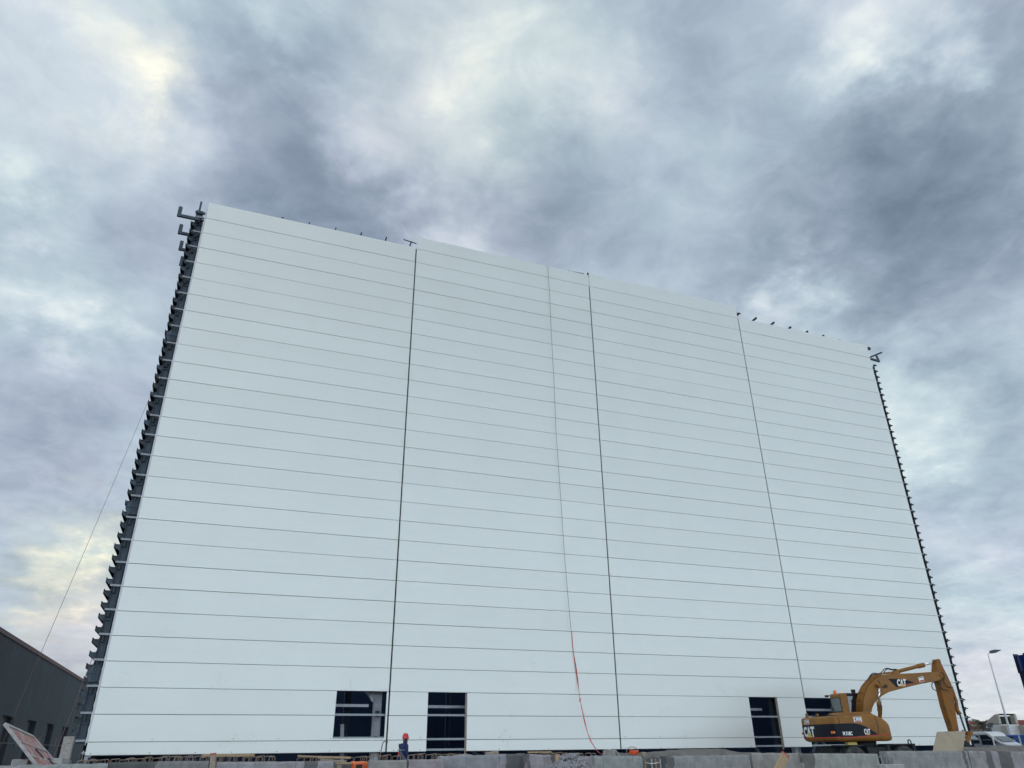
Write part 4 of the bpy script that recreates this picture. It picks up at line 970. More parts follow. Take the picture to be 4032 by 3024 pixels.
# pale block, tub wall, stacked blocks
def rough_box(name, x0, x1, y0, y1, z0, z1, m, lab, cat, amp=.02, seed=0):
    import bmesh
    bm = bmesh.new(); bmesh.ops.create_cube(bm, size=1); bmesh.ops.subdivide_edges(bm, edges=bm.edges[:], cuts=5, use_grid_fill=True)
    c = Vector(((x0+x1)/2, (y0+y1)/2, z0))
    for v in bm.verts:
        p = Vector((v.co.x*(x1-x0), v.co.y*(y1-y0), (v.co.z+.5)*(z1-z0)))
        n_ = noise.noise_vector((p+c)*3+Vector((seed, 0, 0)))*amp+noise.noise_vector((p+c)*9)*amp*.4
        if v.co.z > -.49: p += n_
        v.co = p
    me = bpy.data.meshes.new(name); bm.to_mesh(me); bm.free(); me.materials.append(m); o = bpy.data.objects.new(name, me); COL.objects.link(o); o.location = c
    md = o.modifiers.new('bevel', 'BEVEL'); md.width = .015; md.segments = 2; md.limit_method = 'ANGLE'
    return tag(o, lab, cat) if lab else o
p = atY(*q4(320, 1445), 17.6); q = atY(*q4(755, 1440), 17.6); rough_box('stone_block', p.x, q.x, 17.6, 18.0, .2, p.z, M['block_pale'], 'pale chipped block left of the tilted formwork panel', 'block', .02)
p = atY(*q4(1300, 1400), 21.5); q = atY(*q4(1680, 1390), 21.5); rough_box('concrete_slab', p.x, q.x, 21.5, 21.9, .2, p.z, M['block_pale'], 'pale upright slab behind the lower end of the formwork panel', 'concrete slab', .006)
pl_ = atY(*q4(1600, 1400), 24); pt = atY(*q4(1680, 1010), 24); pr2 = atY(*q4(1850, 1010), 24)
hts = [.2, .75, 1.35, 1.9, pt.z]
for i in range(4):
    f = i/4; x0 = pl_.x+(pt.x-pl_.x)*f-.02; x1 = x0+.24
    rough_box('rubble_block', x0, x1, 24, 24.22, hts[i]+(.004 if i else 0), hts[i+1], M['sack'], ['bottom', 'second lowest', 'third', 'topmost'][i]+' rough block of the tall stack beside the corner column', 'block', .014, i*5)
b = MB(); c = Vector(((pt.x+pr2.x)/2, 23.9, pt.z-.45)); b.tube([c+Vector((.25*math.cos(t*.7)*(1+.3*math.sin(t*3)), -.02+.02*math.sin(t), .07*math.sin(t*1.3))) for t in range(18)], .008, 5)
tag(b.build('binding_wire', M['galv']), 'tangled pale wire wrapped round the tall block stack', 'wire')
b = MB(); pcol = atY(*q4(1925, 1010), 30); b.box(pcol.x-.28, pcol.x+.28, 30, 30.5, .2, pcol.z); b.box(pcol.x-.32, pcol.x+.32, 29.97, 30.53, .2, .5)
tag(b.build('dark_crate', M['steel_dark'], loc=Vector((pcol.x, 30, .2))), 'dark upright steel box beside the corner column base', 'steel box')
# bent steel frame seen left of the column
b = MB(); P = [atY(x, y, 33) for x, y in [(290, 2858), (310, 2858), (290, 2877), (306, 2877), (297, 2880), (293, 2910)]]
b.bar(P[0], P[1], .1, .1); b.bar(P[2], P[3], .1, .1); b.bar(P[4], Vector((P[5].x, 33, .25)), .12, .12)
tag(b.build('steel_post', M['steel_dark'], loc=Vector((P[4].x, 33, .2))), 'dark steel post with two cross pieces left of the corner column', 'steel post')

# rebar hoops
def hoop_mesh(w_, h, lean, r=.007):
    b = MB(); b.tube([(-w_/2, 0, 0), (-w_/2+lean*.9, 0, h*.93), (-w_/2+lean, 0, h*.985), (-w_/2+lean+.02, 0, h), (w_/2+lean-.02, 0, h*1.01), (w_/2+lean, 0, h*.99), (w_/2+lean*.9, 0, h*.93), (w_/2, 0, 0)], r, 6)
    return b
hoops = []
rb = random.Random(5)
def hoop_row(px0, px1, step, ytop, Y, lab, grp):
    x = px0
    while x < px1:
        top = atY(x, ytop(x)+rb.uniform(-3, 3), Y); base = .25
        hoops.append((top, rb.uniform(-.12, .16), rb.uniform(.13, .24), lab, grp, Y)); x += step*rb.uniform(.75, 1.25)
lerpy = lambda a, b_, c, d: (lambda x: b_+(d-b_)*(x-a)/(c-a))
hoop_row(316, 400, 11, lerpy(316, 2994, 400, 2994), 19.5, 'rusty rebar hoop in the leftmost cluster below the corner panel', 'rebar hoops at the left end')
hoop_row(442, 660, 17, lerpy(442, 2993, 660, 2981), 19.5, 'rusty rebar hoop above the dark damp block', 'rebar hoops above the damp block')
hoop_row(660, 1070, 13, lerpy(660, 2981, 1070, 2981), 19.5, 'rusty rebar hoop between the upright board and the horizontal plank', 'rebar hoops beside the upright board')
hoop_row(1190, 1300, 14, lerpy(1190, 2985, 1300, 2984), 19.5, 'rusty rebar hoop behind the pale smooth block', 'rebar hoops behind the pale block')
hoop_row(1385, 1580, 17, lerpy(1385, 2982, 1580, 2975), 19.5, 'rusty rebar hoop left of the worker', 'rebar hoops left of the worker')
hoop_row(1612, 1830, 13, lerpy(1612, 2973, 1830, 2968), 19.5, 'rusty rebar hoop right of the worker', 'rebar hoops right of the worker')
hoop_row(2130, 2330, 14, lerpy(2130, 2966, 2330, 2970), 19.5, 'rusty rebar hoop behind the gravel heap', 'rebar hoops behind the gravel heap')
base_me = [hoop_mesh(w_, 1.0, l, .0075).build('rebar_hoop', M['rust']) for w_, l in ((.12, .02), (.17, -.03), (.20, .05), (.14, .08))]
protos = [o.data for o in base_me]
for o in base_me: bpy.data.objects.remove(o)
for i, (top, lean, w_, lab, grp, Y) in enumerate(hoops):
    o = bpy.data.objects.new('rebar_hoop', protos[i % 4]); COL.objects.link(o)
    o.location = (top.x, Y+rb.uniform(-.15, .15), .2); o.scale = (1, 1, (top.z-.2)); o.rotation_euler = (0, 0, rb.uniform(-.3, .3)); tag(o, lab, 'rebar', grp)
print('hoops', len(hoops))
# taller bent bar, planks, boards, stakes
b = MB(); P = [atY(x, y, 17.4) for x, y in [(1492, 2996), (1500, 2960), (1506, 2930), (1509, 2922), (1515, 2918.5), (1522, 2920), (1528, 2922)]]; P[0] = ext(P[1], P[0], .2)
b.tube(P, .011, 7); tag(b.build('bent_rebar', M['rust'], loc=Vector((P[0].x, 17.4, .2))), 'tall bent rebar standing left of the worker like a walking cane', 'rebar')
def plank(p0, p1, w_, h, m, lab, name='plank', cat='plank'):
    b = MB(); b.bar(p0, p1, w_, h); c = (Vector(p0)+Vector(p1))/2; c.z = min(p0[2], p1[2]); return tag(b.build(name, m, loc=c, bevel=.004), lab, cat)
plank(atY(795, 2974, 19.0), atY(1003, 2973, 19.0), .03, .055, M['lumber'], 'long tan plank lying behind the upright board under the white wall')
plank(atY(1172, 2976.5, 19.2), atY(1268, 2980, 19.2), .03, .028, M['lumber'], 'thin tan batten with tied cloth above the pale block', 'batten', 'batten')
plank(atY(1250, 2981, 18.4), atY(1380, 2983.5, 18.4), .04, .045, M['lumber'], 'tan plank above the gap with the orange bag')
plank(atY(1262, 2992, 16.8), atY(1364, 2999, 16.8), .05, .045, M['lumber_grey'], 'weathered plank sloping into the gap beside the orange bag')
plank(atY(1322, 3007, 16.5), atY(1455, 3003, 16.5), .04, .03, M['lumber'], 'thin batten spanning the gap over the orange bag', 'batten', 'batten')
plank(atY(1575, 2962, 17.5), atY(1600, 2999, 16.9), .03, .04, M['steel'], 'short pale metal channel leaning beside the worker', 'metal_channel', 'metal channel')
plank(atY(2078, 2962.5, 18.6), atY(2170, 2961, 18.6), .04, .035, M['lumber'], 'tan plank lying left of the gravel heap top')
plank(atY(2330, 2978, 16.6), atY(2520, 2979, 16.6), .12, .03, M['galv'], 'flat grey metal strip lying along the wall top right of the gravel', 'metal_strip', 'metal strip')
def stake(xa, xb, yt, lean_px, Y, m, lab, redtop=False):
    t = atY((xa+xb)/2, yt, Y); bse = atY((xa+xb)/2-lean_px, yt+60, Y); bse = ext(t, bse, .05); wd = atY(xb, yt, Y).x-atY(xa, yt, Y).x
    e = empty('wooden_stake', bse); b = MB(); b.bar(t-bse, Vector((0, 0, 0)), wd, .05, (0, 1, 0)); b.build('stake_body', m, e, .003)
    if redtop: b = MB(); b.bar(t-bse+(t-bse).normalized()*.004, (t-bse)*.985, wd+.006, .056, (0, 1, 0)); b.build('painted_tip', M['red_strap'], e)
    return tag(e, lab, 'wooden stake')
stake(828, 851, 2966, 4, 15.75, M['lumber_grey'], 'upright grey board at the joint of the first two dark blocks', True)
stake(2188, 2203, 2969, 0, 15.9, M['lumber'], 'short tan timber upright standing behind the gravel heap')
stake(3080, 3106, 2971, 30, 15.6, M['lumber'], 'tan lumber offcut with red top leaning right against the wall', True)
for i, (x, y0, y1) in enumerate([(2538, 2990, 3024), (2564, 2988, 3024), (2580, 2988, 3024), (2598, 2989, 3024)]):
    b = MB(); t = atY(x, y0, 16.1); b.tube([(t.x, 16.1, .1), (t.x+.005, 16.1, t.z-.02), (t.x, 16.1, t.z)], [.022, .022, .014], 8)
    tag(b.build('steel_dowel', M['rust'] if i in (0, 2) else M['galv'], loc=Vector((t.x, 16.1, .1))), ['leftmost reddish steel rod standing in the wall gap', 'pale steel rod standing second from left in the wall gap', 'reddish steel rod standing third in the wall gap', 'dark grey steel rod at the right of the wall gap'][i], 'steel rod')
b = MB(); t = atY(2543, 3003, 16.05); q = atY(2596, 3002, 16.05); b.tube([t, t.lerp(q, .35)+Vector((0, 0, -.02)), t.lerp(q, .7)+Vector((0, 0, -.015)), q], .008, 6)
tag(b.build('tie_wire', M['white']), 'white cord strung between the four bare rods', 'cord')
p0 = atY(2520, 3000, 17.2); p1 = atY(2625, 3000, 17.2)
rough_box('rubble_pile', p0.x-.1, p1.x+.1, 16.9, 17.6, .2, atY(2560, 2984, 17.2).z, M['soil'], 'loose grey rubble filling the gap behind the four rods', 'rubble', .10, 3)
for i, (x, y0, y1) in enumerate([(3466, 2979, 3011), (3484, 2976, 3012), (3509, 2978, 3012)]):
    b = MB(); t = atY(x, y0, 15.9); b.tube([(t.x+.03, 15.95, .15), (t.x+.015, 15.9, t.z-.02), (t.x-.02, 15.9, t.z), (t.x-.03, 15.9, t.z-.02)], .018, 7)
    tag(b.build('starter_bar', M['galv'], loc=Vector((t.x, 15.9, .15))), ['left', 'middle', 'right'][i]+' pale hooked bar in the wall gap under the excavator wheel', 'steel bar')
p0 = atY(3458, 3010, 16.0); p1 = atY(3532, 3018, 16.0)
rough_box('concrete_footing', p0.x-.02, p1.x, 15.75, 16.3, .1, p0.z, M['block_pale'], 'low concrete footing in the gap under the excavator wheel', 'concrete footing', .01)
# orange bag in the gap
p0 = atY(1390, 3002, 16.35); p1 = atY(1447, 3002, 16.35)
rough_box('orange_bag', p0.x, p1.x, 16.3, 16.6, .2, p0.z, M['orange_bag'], 'orange plastic bag stuffed in the gap between two blocks', 'bag', .035, 9)
b = MB(); pf0 = atY(1402, 3010, 16.22); pf1 = atY(1423, 3024, 16.22); b.box(pf0.x, pf1.x, 16.15, 16.2, .3, pf0.z)
tag(b.build('dark_board', M['grime'], loc=Vector((pf0.x, 16.15, .3))), 'dark board standing against the orange bag', 'board')
b = MB(); p = atY(1325, 3012, 16.4); q = atY(1344, 3012, 16.4); b.box(p.x, q.x, 16.35, 16.4, .2, p.z); tag(b.build('dark_board', M['lumber_grey'], loc=Vector((p.x, 16.35, .2))), 'old dark plank upright at the left of the gap', 'board')
p = atY(1316, 3003, 16.9); q = atY(1458, 3003, 16.9)
rough_box('concrete_footing', p.x, q.x, 16.85, 17.2, .2, p.z, concrete('poured_concrete', (.17, .18, .18)), 'dark recessed concrete behind the orange bag', 'concrete footing', .008)
# coil, caps, sack, debris on the wall top
cc = atY(2495, 2966, 17.3); b = MB()
b.tube([cc+Vector((.11*math.cos(t*.5)*(1+.12*math.sin(t*1.9))*(1 if t < 40 else .8), .1*math.sin(t*.5), -.02+.03*math.sin(t*.37)+.0012*t)) for t in range(70)], .010, 6)
co = empty('cord_coil', cc-Vector((0, 0, .05))); o = b.build('cord', M['orange_cord']); rel(o, co); tag(co, 'tangled coil of orange cord lying right of the red strap end', 'cord coil')
b = MB(); b.tube([cc+Vector((-.03+.16*math.cos(t*.35), 0, .03+.11*math.sin(t*.35))) for t in range(19)], .008, 6); o = b.build('pale_loop', M['lumber_grey']); rel(o, co)
b = MB(); b.tube([cc+Vector((.05, -.02, .0)), cc+Vector((.06, -.02, .07))], [.05, .035], 10); o = b.build('blue_plug', M['blue_cap']); rel(o, co)
p0 = atY(2538, 2968, 17.2); rough_box('small_offcut', p0.x-.09, p0.x+.03, 17.15, 17.25, .2, atY(2538, 2962, 17.2).z, M['lumber_grey'], 'small tan offcut right of the orange coil', 'offcut', .01)
s0 = atY(2388, 2975, 18.0); s1_ = atY(2422, 2975, 18.0); rough_box('cement_bag', s0.x, s1_.x, 17.9, 18.2, .2, atY(2400, 2953, 18).z, M['sack'], 'crumpled grey sack at the end of the red strap', 'sack', .05, 4)
b = MB(); p = atY(2418, 2956, 17.8); b.tube([p, p+Vector((.06, 0, .0)), p+Vector((.11, 0, -.06)), p+Vector((.15, 0, -.14))], .006, 5); tag(b.build('white_wire', M['white']), 'thin white wires bending out of the grey sack', 'wire')
b = MB(); P = [atY(x, y, 17.0) for x, y in [(2515, 2975), (2540, 2984), (2570, 2990), (2600, 2992)]]; b.tube(P, .008, 6); tag(b.build('black_cable', M['hose']), 'thin black cable sagging above the four bare rods', 'cable')
p = atY(1915, 2969, 17.8); q = atY(1955, 2969, 17.8); rough_box('timber_scrap', p.x, q.x, 17.7, 17.9, .2, atY(1930, 2957, 17.8).z, M['lumber_grey'], 'grey timber scraps on the wall right of the sloping block', 'timber scrap', .05, 6)
p = atY(2790, 2957, 18.2); q = atY(2785, 2950, 18.2); rough_box('rubble_lump', p.x-.12, p.x+.1, 18.1, 18.3, .9, atY(2775, 2948, 18.2).z, M['soil'], 'crumbly lump on top of the grey earth mound', 'earth lump', .05, 8)
p = atY(1605, 2992, 17.0)

# ---------------------------------------------------------------- worker
WYp = 28.3
hc = atY(1600.5, 2914, WYp)      # middle of the head
wk = empty('person', Vector((hc.x-.12, WYp, .2)), R(32)); tag(wk, 'worker in red helmet and navy work suit walking right behind the wall', 'person')
def skin(name, verts, edges, radii, m, parent, sub=2):
    me = bpy.data.meshes.new(name); me.from_pydata(verts, edges, []); o = bpy.data.objects.new(name, me); COL.objects.link(o); o.parent = parent
    sm = o.modifiers.new('skin', 'SKIN'); sm.use_smooth_shade = True
    for v, r_ in zip(me.skin_vertices[0].data, radii): v.radius = (r_, r_) if not isinstance(r_, tuple) else r_
    me.skin_vertices[0].data[0].use_root = True
    ss = o.modifiers.new('sub', 'SUBSURF'); ss.levels = sub; ss.render_levels = sub
    me.materials.append(m); return o
HZ = hc.z-.2; hx = hc.x-wk.location.x
# body: pelvis, chest leaning slightly forward (towards +x)
V = [(0, 0, HZ-.72), (.0, 0, HZ-.55), (.01, 0, HZ-.38), (.04, 0, HZ-.19), (hx-.02, 0, HZ-.12), (hx, 0, HZ-.05), (hx+.01, 0, HZ+.06),
     (.03, -.14, HZ-.175), (.0, -.21, HZ-.46), (.12, -.25, HZ-.66),        # right arm (near)
     (.06, .14, HZ-.175), (.14, .22, HZ-.44), (.30, .15, HZ-.42),        # left arm forward
     (.0, -.10, HZ-.82), (.06, -.11, .50), (-.08, -.11, .09), (.0, .10, HZ-.82), (.12, .11, .50), (.22, .11, .09), (.06, -.11, .05), (.36, .11, .05)]
Ed = [(0, 1), (1, 2), (2, 3), (3, 4), (4, 5), (5, 6), (3, 7), (7, 8), (8, 9), (3, 10), (10, 11), (11, 12), (0, 13), (13, 14), (14, 15), (15, 19), (0, 16), (16, 17), (17, 18), (18, 20)]
Rd = [.17, .16, (.18, .15), (.16, .13), .066, .075, .075, .085, .06, .045, .08, .055, .04, .10, .07, .05, .10, .07, .05, .045, .045]
body_ = skin('body', V, Ed, Rd, M['navy'], wk)
# head with face (skin), hair at the back, ears, nose, turned to +x
hm = MB()
def ell(b, c, r_, n=14, mm=9):
    vs = []; fs = []
    for i in range(1, mm):
        for j in range(n):
            th = math.pi*i/mm; ph = 2*math.pi*j/n; vs.append((c[0]+r_[0]*math.sin(th)*math.cos(ph), c[1]+r_[1]*math.sin(th)*math.sin(ph), c[2]+r_[2]*math.cos(th)))
    vs += [(c[0], c[1], c[2]+r_[2]), (c[0], c[1], c[2]-r_[2])]; k = len(vs)
    for i in range(mm-2):
        for j in range(n): fs.append((i*n+j, i*n+(j+1) % n, (i+1)*n+(j+1) % n, (i+1)*n+j))
    fs += [(k-2, (j+1) % n, j) for j in range(n)]+[(k-1, (mm-2)*n+j, (mm-2)*n+(j+1) % n) for j in range(n)]
    b.add(vs, fs, True)
ell(hm, (hx, 0, HZ+.01), (.095, .078, .125)); ell(hm, (hx+.04, 0, HZ-.06), (.055, .05, .06)); ell(hm, (hx+.10, 0, HZ-.01), (.022, .014, .022), 8, 6)
ell(hm, (hx-.005, -.078, HZ-.005), (.02, .012, .032), 8, 6); ell(hm, (hx-.005, .078, HZ-.005), (.02, .012, .032), 8, 6); hm.tube([(hx-.01, 0, HZ-.16), (hx, 0, HZ-.03)], .052, 10)
hd = hm.build('head', M['skin'], wk)
b = MB(); ell(b, (hx-.02, 0, HZ+.015), (.088, .083, .10)); b.build('hair', M['hair'], wk)
b = MB()
for s in (-1, 1): ell(b, (hx+.086, s*.03, HZ+.012), (.009, .012, .007), 8, 6)
b.build('eyes', M['hair'], hd)
b = MB(); ell(b, (hx+.088, 0, HZ-.062), (.007, .022, .006), 8, 6); b.build('mouth', M['red_strap'], hd)
b = MB(); n = 20; vs = []; prof = [(1.0, 0), (1.02, .03), (.98, .07), (.86, .12), (.62, .155), (.3, .172), (0.01, .176)]
for rr, z in prof: vs += [(hx-.005+.125*rr*math.cos(2*math.pi*i/n), .108*rr*math.sin(2*math.pi*i/n), HZ+.045+z-(.012*math.cos(2*math.pi*i/n))) for i in range(n)]
b.add(vs, [(q*n+i, q*n+(i+1) % n, (q+1)*n+(i+1) % n, (q+1)*n+i) for q in range(len(prof)-1) for i in range(n)], True)
vs = []
for rr in (1.0, 1.0): vs += [(hx+.01+(.125 if rr == 0 else .15)*math.cos(2*math.pi*i/n), .118*math.sin(2*math.pi*i/n), HZ+.042+(.006 if len(vs) else 0)-(.012*math.cos(2*math.pi*i/n))) for i in range(n)]
b.add(vs, [tuple(reversed(range(n))), tuple(range(n, 2*n))]+[(i, (i+1) % n, n+(i+1) % n, n+i) for i in range(n)])
b.bar((hx-.1, 0, HZ+.17), (hx+.1, 0, HZ+.17), .02, .09); b.build('helmet', M['helmet'], wk)
b = MB(); b.tube([(hx-.09, -.05, HZ+.0), (hx-.095, 0, HZ+.02), (hx-.09, .05, HZ+.0)], .016, 6); b.build('helmet_band', M['galv'], wk)
b = MB(); b.box(-.135, .06, -.155, -.145, HZ-.33, HZ-.30); b.box(-.16, -.145, -.12, .12, HZ-.33, HZ-.30); b.build('reflective_stripe', M['galv'], wk)
b = MB(); b.box(-.165, -.155, -.06, .06, HZ-.48, HZ-.38); b.build('back_patch', M['red'], wk)
b = MB(); b.tube([(hx-.05, 0, HZ-.16), (hx-.03, 0, HZ-.085)], [.085, .066], 12); b.build('collar', M['navy'], wk)
def hand(base, d, up, side, m):
    # palm + five fingers; d = pointing direction
    d = Vector(d).normalized(); up = Vector(up); s = d.cross(up).normalized()*side; V_ = []; E2 = []; R_ = []
    def ch(pts_, rs, root=None):
        o_ = len(V_); 
        for p_, r_ in zip(pts_, rs): V_.append(tuple(p_)); R_.append(r_)
        for i in range(len(pts_)-1): E2.append((o_+i, o_+i+1))
        if root is not None: E2.append((root, o_))
    b0 = Vector(base); ch([b0, b0+d*.04, b0+d*.08], [.022, .032, .03])
    for i, (o_, ln) in enumerate(((-.027, .075), (-.009, .085), (.009, .08), (.026, .062))):
        q_ = b0+d*.09+s*o_; ch([q_, q_+d*ln*.5-up*.008, q_+d*ln*.85-up*.03], [.009, .008, .007], 2)
    q_ = b0+d*.03-s*.03; ch([q_, q_+d*.03-s*.025, q_+d*.06-s*.03], [.011, .009, .008], 1)
    return skin('hand', V_, E2, R_, m, wk, 1)
hand((.30, .15, HZ-.42), (.9, -.1, .35), (0, 0, 1), 1, M['glove']); hand((.12, -.25, HZ-.66), (.4, 0, -.9), (1, 0, 0), 1, M['glove'])
b = MB(); b.box(-.13, .14, -.17, -.05, .0, .09); b.box(.17, .44, .05, .17, .0, .09); b.build('boots', M['grime'], wk, .02)

# ---------------------------------------------------------------- right background
# lamp post
lt = atY(3889.5, 2575, 57); lb = Vector((lt.x, 57, .2))
lp = empty('street_lamp', lb); tag(lp, 'tall slender white street lamp with single flat head against the sky', 'street lamp')
b = MB(); b.tube([(0, 0, 0), (0, 0, .1), (0, 0, 2.5), (0, 0, lt.z-.2)], [.14, .125, .11, .045], 12); b.build('pole', M['pole'], lp)
b = MB(); b.tube([(0, 0, lt.z-.25), (.0, 0, lt.z-.2), (.25, -.1, lt.z-.12), (.5, -.2, lt.z-.05)], .03, 8); b.build('arm', M['pole'], lp)
b = MB(); b.prism([(.35, -.10), (.5, -.17), (.8, -.14), (1.5, .10), (1.55, .16), (.9, .20), (.45, .10)], lambda a, b_, d: (a*.85, -.3*a+d, lt.z+b_+.02), -.16, .16); b.build('lamp_head', M['steel'], lp, .02)
# blue fluted tower at the right edge
bt = atY(3992, 2580, 42); x0 = bt.x
tw = empty('sign_tower', Vector((x0-.02, 40.4, .2)), R(-90)); tag(tw, 'dark blue fluted metal tower cut off by the right edge', 'tower')
b = MB(); b.box(-1.6, 1.6, .02, 3.0, 0, bt.z-1.15-.2); b.build('shaft', M['blue_dark'], tw)
b = MB()
for i in range(4):
    cx_ = -1.25+.8*i; vs = []; n = 10
    for z in (bt.z-1.2-.2, bt.z-.2): vs += [(cx_+.38*math.cos(math.pi+math.pi*k/n), .10+.25*math.sin(math.pi+math.pi*k/n)*-1+.0, z) for k in range(n+1)]
    b.add([(v[0], v[1], v[2]) for v in vs], [(k, k+1, n+2+k, n+1+k) for k in range(n)], True)
b.box(-1.6, 1.6, .40, 3.0, bt.z-1.3-.2, bt.z-.2); b.build('fluted_band', M['blue'], tw)
for i in range(5): b = MB(); b.box(-1.6+.8*i-.05, -1.6+.8*i+.05, -.02, .42, bt.z-1.3-.2, bt.z-.12); b.build('ridge', M['blue_dark'], tw)

# van
def veh(name, lab, cat, loc, rz): e = empty(name, loc, rz); tag(e, lab, cat); return e
vy = 52.0; vr = atY(3960, 2936, vy)
# local: x forward, y left; heading -Y (towards the camera side)
van = veh('white_van', 'white high-roof van with silver side and long row of dark windows', 'van', Vector((atY(3912, 2900, 54.0).x+.5, 55.4, .2)), R(-90))
vtop = atY(3900, 2882, 56).z-.2
print('van', van.location, vtop)
prof_v = [(-2.9, .45), (-2.95, 1.5), (-2.85, vtop-.1), (-2.6, vtop), (.9, vtop), (1.35, vtop-.12), (1.65, vtop-.45), (2.35, 1.42), (2.85, 1.2), (2.98, .95), (3.0, .4)]
b = MB(); b.prism(prof_v, fn, -.98, .98); vb = b.build('body', M['van_white'], van, .07)
b = MB(); b.prism([(-2.85, .5), (-2.85, vtop-.22), (1.1, vtop-.22), (1.4, vtop-.5), (1.9, 1.55), (2.3, 1.28), (2.7, 1.1), (2.8, .5)], fn, -1.0, -.975); b.build('side_panel', M['van_grey'], van, .02)
b = MB(); b.prism([(-2.6, 1.3), (-2.6, 1.95), (-1.2, 1.95), (-1.2, 1.3)], fn, -1.012, -1.0); b.build('window', M['glass_dark'], van)
b = MB(); b.prism([(-1.05, 1.3), (-1.05, 1.95), (.2, 1.95), (.2, 1.3)], fn, -1.012, -1.0); b.build('window', M['glass_dark'], van)
b = MB(); b.prism([(.45, 1.15), (.4, 2.0), (1.15, 2.0), (1.5, 1.75), (1.95, 1.35), (1.6, 1.15)], fn, -1.012, -1.0); b.build('window', M['glass_dark'], van)
b = MB(); b.add([(1.63, -.86, vtop-.44), (1.63, .86, vtop-.44), (2.42, .90, 1.43), (2.42, -.90, 1.43)], [(0, 1, 2, 3)]); b.v = [(x+.045, y, z+.045) for x, y, z in b.v]; b.build('windscreen', M['glass_green'], van)
for x in (-1.9, 2.0):
    for y in (-.88, .88):
        b = MB(); b.tube([(x, y-.11, .34), (x, y+.11, .34)], .34, 20); wv = b.build('wheel', M['rubber'], van); b = MB(); b.tube([(x, y-.115, .34), (x, y-.11, .34)], .2, 14); b.build('rim', M['galv'], wv)
b = MB(); b.box(1.7, 1.85, -1.22, -1.02, 1.25, 1.5); b.build('mirror', M['hose'], van)
for s in (-1, 1): b = MB(); b.box(2.86, 2.98, s*.72-.18, s*.72+.18, .82, 1.08); b.build('headlight', M['white'], van, .03)
# tractor unit seen from its left rear
tk = veh('truck_cab', 'large off-white truck cab with tall roof fairing seen from behind', 'truck', Vector((atY(3950, 2900, 60).x+3.4, 62.5, .3)), R(80))
ttop = atY(3975, 2813, 62).z-.3
print('truck', tk.location, ttop)
# local x forward (away), y left (towards -X)
b = MB(); b.prism([(-1.2, .9), (-1.2, ttop-1.0), (.7, ttop-1.0), (1.25, ttop-1.55), (1.35, 1.9), (1.4, .5), (-1.2, .5)], fn, -1.22, 1.22); b.build('cab_body', M['truck_white'], tk, .08)
b = MB(); b.prism([(-1.15, ttop-.95), (-1.15, ttop), (-.75, ttop-.02), (.2, ttop-.45), (.9, ttop-.95)], fn, .9, 1.18); b.build('roof_fairing', M['truck_beige'], tk, .03)
b = MB(); b.prism([(-1.15, ttop-.95), (-1.15, ttop), (-.75, ttop-.02), (.2, ttop-.45), (.9, ttop-.95)], fn, -1.18, -.9); b.build('roof_fairing', M['truck_beige'], tk, .03)
b = MB(); b.prism([(-.5, ttop-.95), (-.45, ttop-.2), (.2, ttop-.5), (.9, ttop-.97)], fn, -.9, .9); b.build('roof_shield', M['grime'], tk)
b = MB(); b.box(-1.13, -1.05, -1.1, 1.1, ttop-.12, ttop+.04); b.build('fairing_edge', M['grime'], tk, .02)
b = MB(); b.prism([(-.1, ttop-1.25), (.5, ttop-1.2), (.75, ttop-1.0), (.2, ttop-.8), (-.2, ttop-.85)], fn, 1.19, 1.24); b.build('marker_light', M['glass_dark'], tk)
b = MB(); b.prism([(.15, 2.0), (.15, 2.75), (.95, 2.75), (1.15, 2.4), (1.2, 1.95)], fn, 1.215, 1.235); b.build('side_window', M['glass_dark'], tk)
b = MB(); b.box(-1.95, -1.2, .95, 1.2, 1.0, ttop-1.1); b.build('side_deflector', M['truck_beige'], tk, .03)
b = MB(); b.box(-1.95, -1.2, -1.2, -.95, 1.0, ttop-1.1); b.build('side_deflector', M['truck_beige'], tk, .03)
b = MB()
for z in (1.7, 1.95, 2.2, 2.45, 2.7): b.box(-1.225, -1.2, -.7, .7, z, z+.05)
b.build('rear_ribs', M['van_white'], tk)
b = MB(); b.box(-1.28, -1.2, .75, .93, 1.0, ttop-1.2); b.build('rear_rail', M['blue_dark'], tk)
b = MB(); b.box(-4.5, 1.2, -.45, .45, .7, .95); b.box(-1.6, -1.25, -1.1, 1.1, .6, 1.4); b.build('frame', M['grime'], tk)
for x in (.6, -3.4):
    for y in (-1.0, 1.0):
        b = MB(); b.tube([(x, y-.2, .52), (x, y+.2, .52)], .52, 22); b.build('wheel', M['rubber'], tk)
bt_ = veh('blue_truck', 'bright blue vehicle body behind the white posts at right edge', 'truck', Vector((atY(4030, 2890, 54).x+1.8, 55.5, .2)), R(90))
p = atY(4020, 2892, 54).z-.2
b = MB(); b.prism([(-2.2, .5), (-2.2, p), (1.2, p), (1.6, p-.2), (1.9, 1.2), (2.2, 1.0), (2.2, .5)], fn, -1.0, 1.0); b.build('body', M['blue_truck'], bt_, .08)
b = MB(); b.prism([(.3, 1.25), (.3, p-.15), (1.15, p-.15), (1.5, 1.25)], fn, 1.0, 1.012); b.build('window', M['glass_dark'], bt_)
for x in (-1.4, 1.4):
    for y in (-.9, .9):
        b = MB(); b.tube([(x, y-.12, .36), (x, y+.12, .36)], .36, 18); b.build('wheel', M['rubber'], bt_)
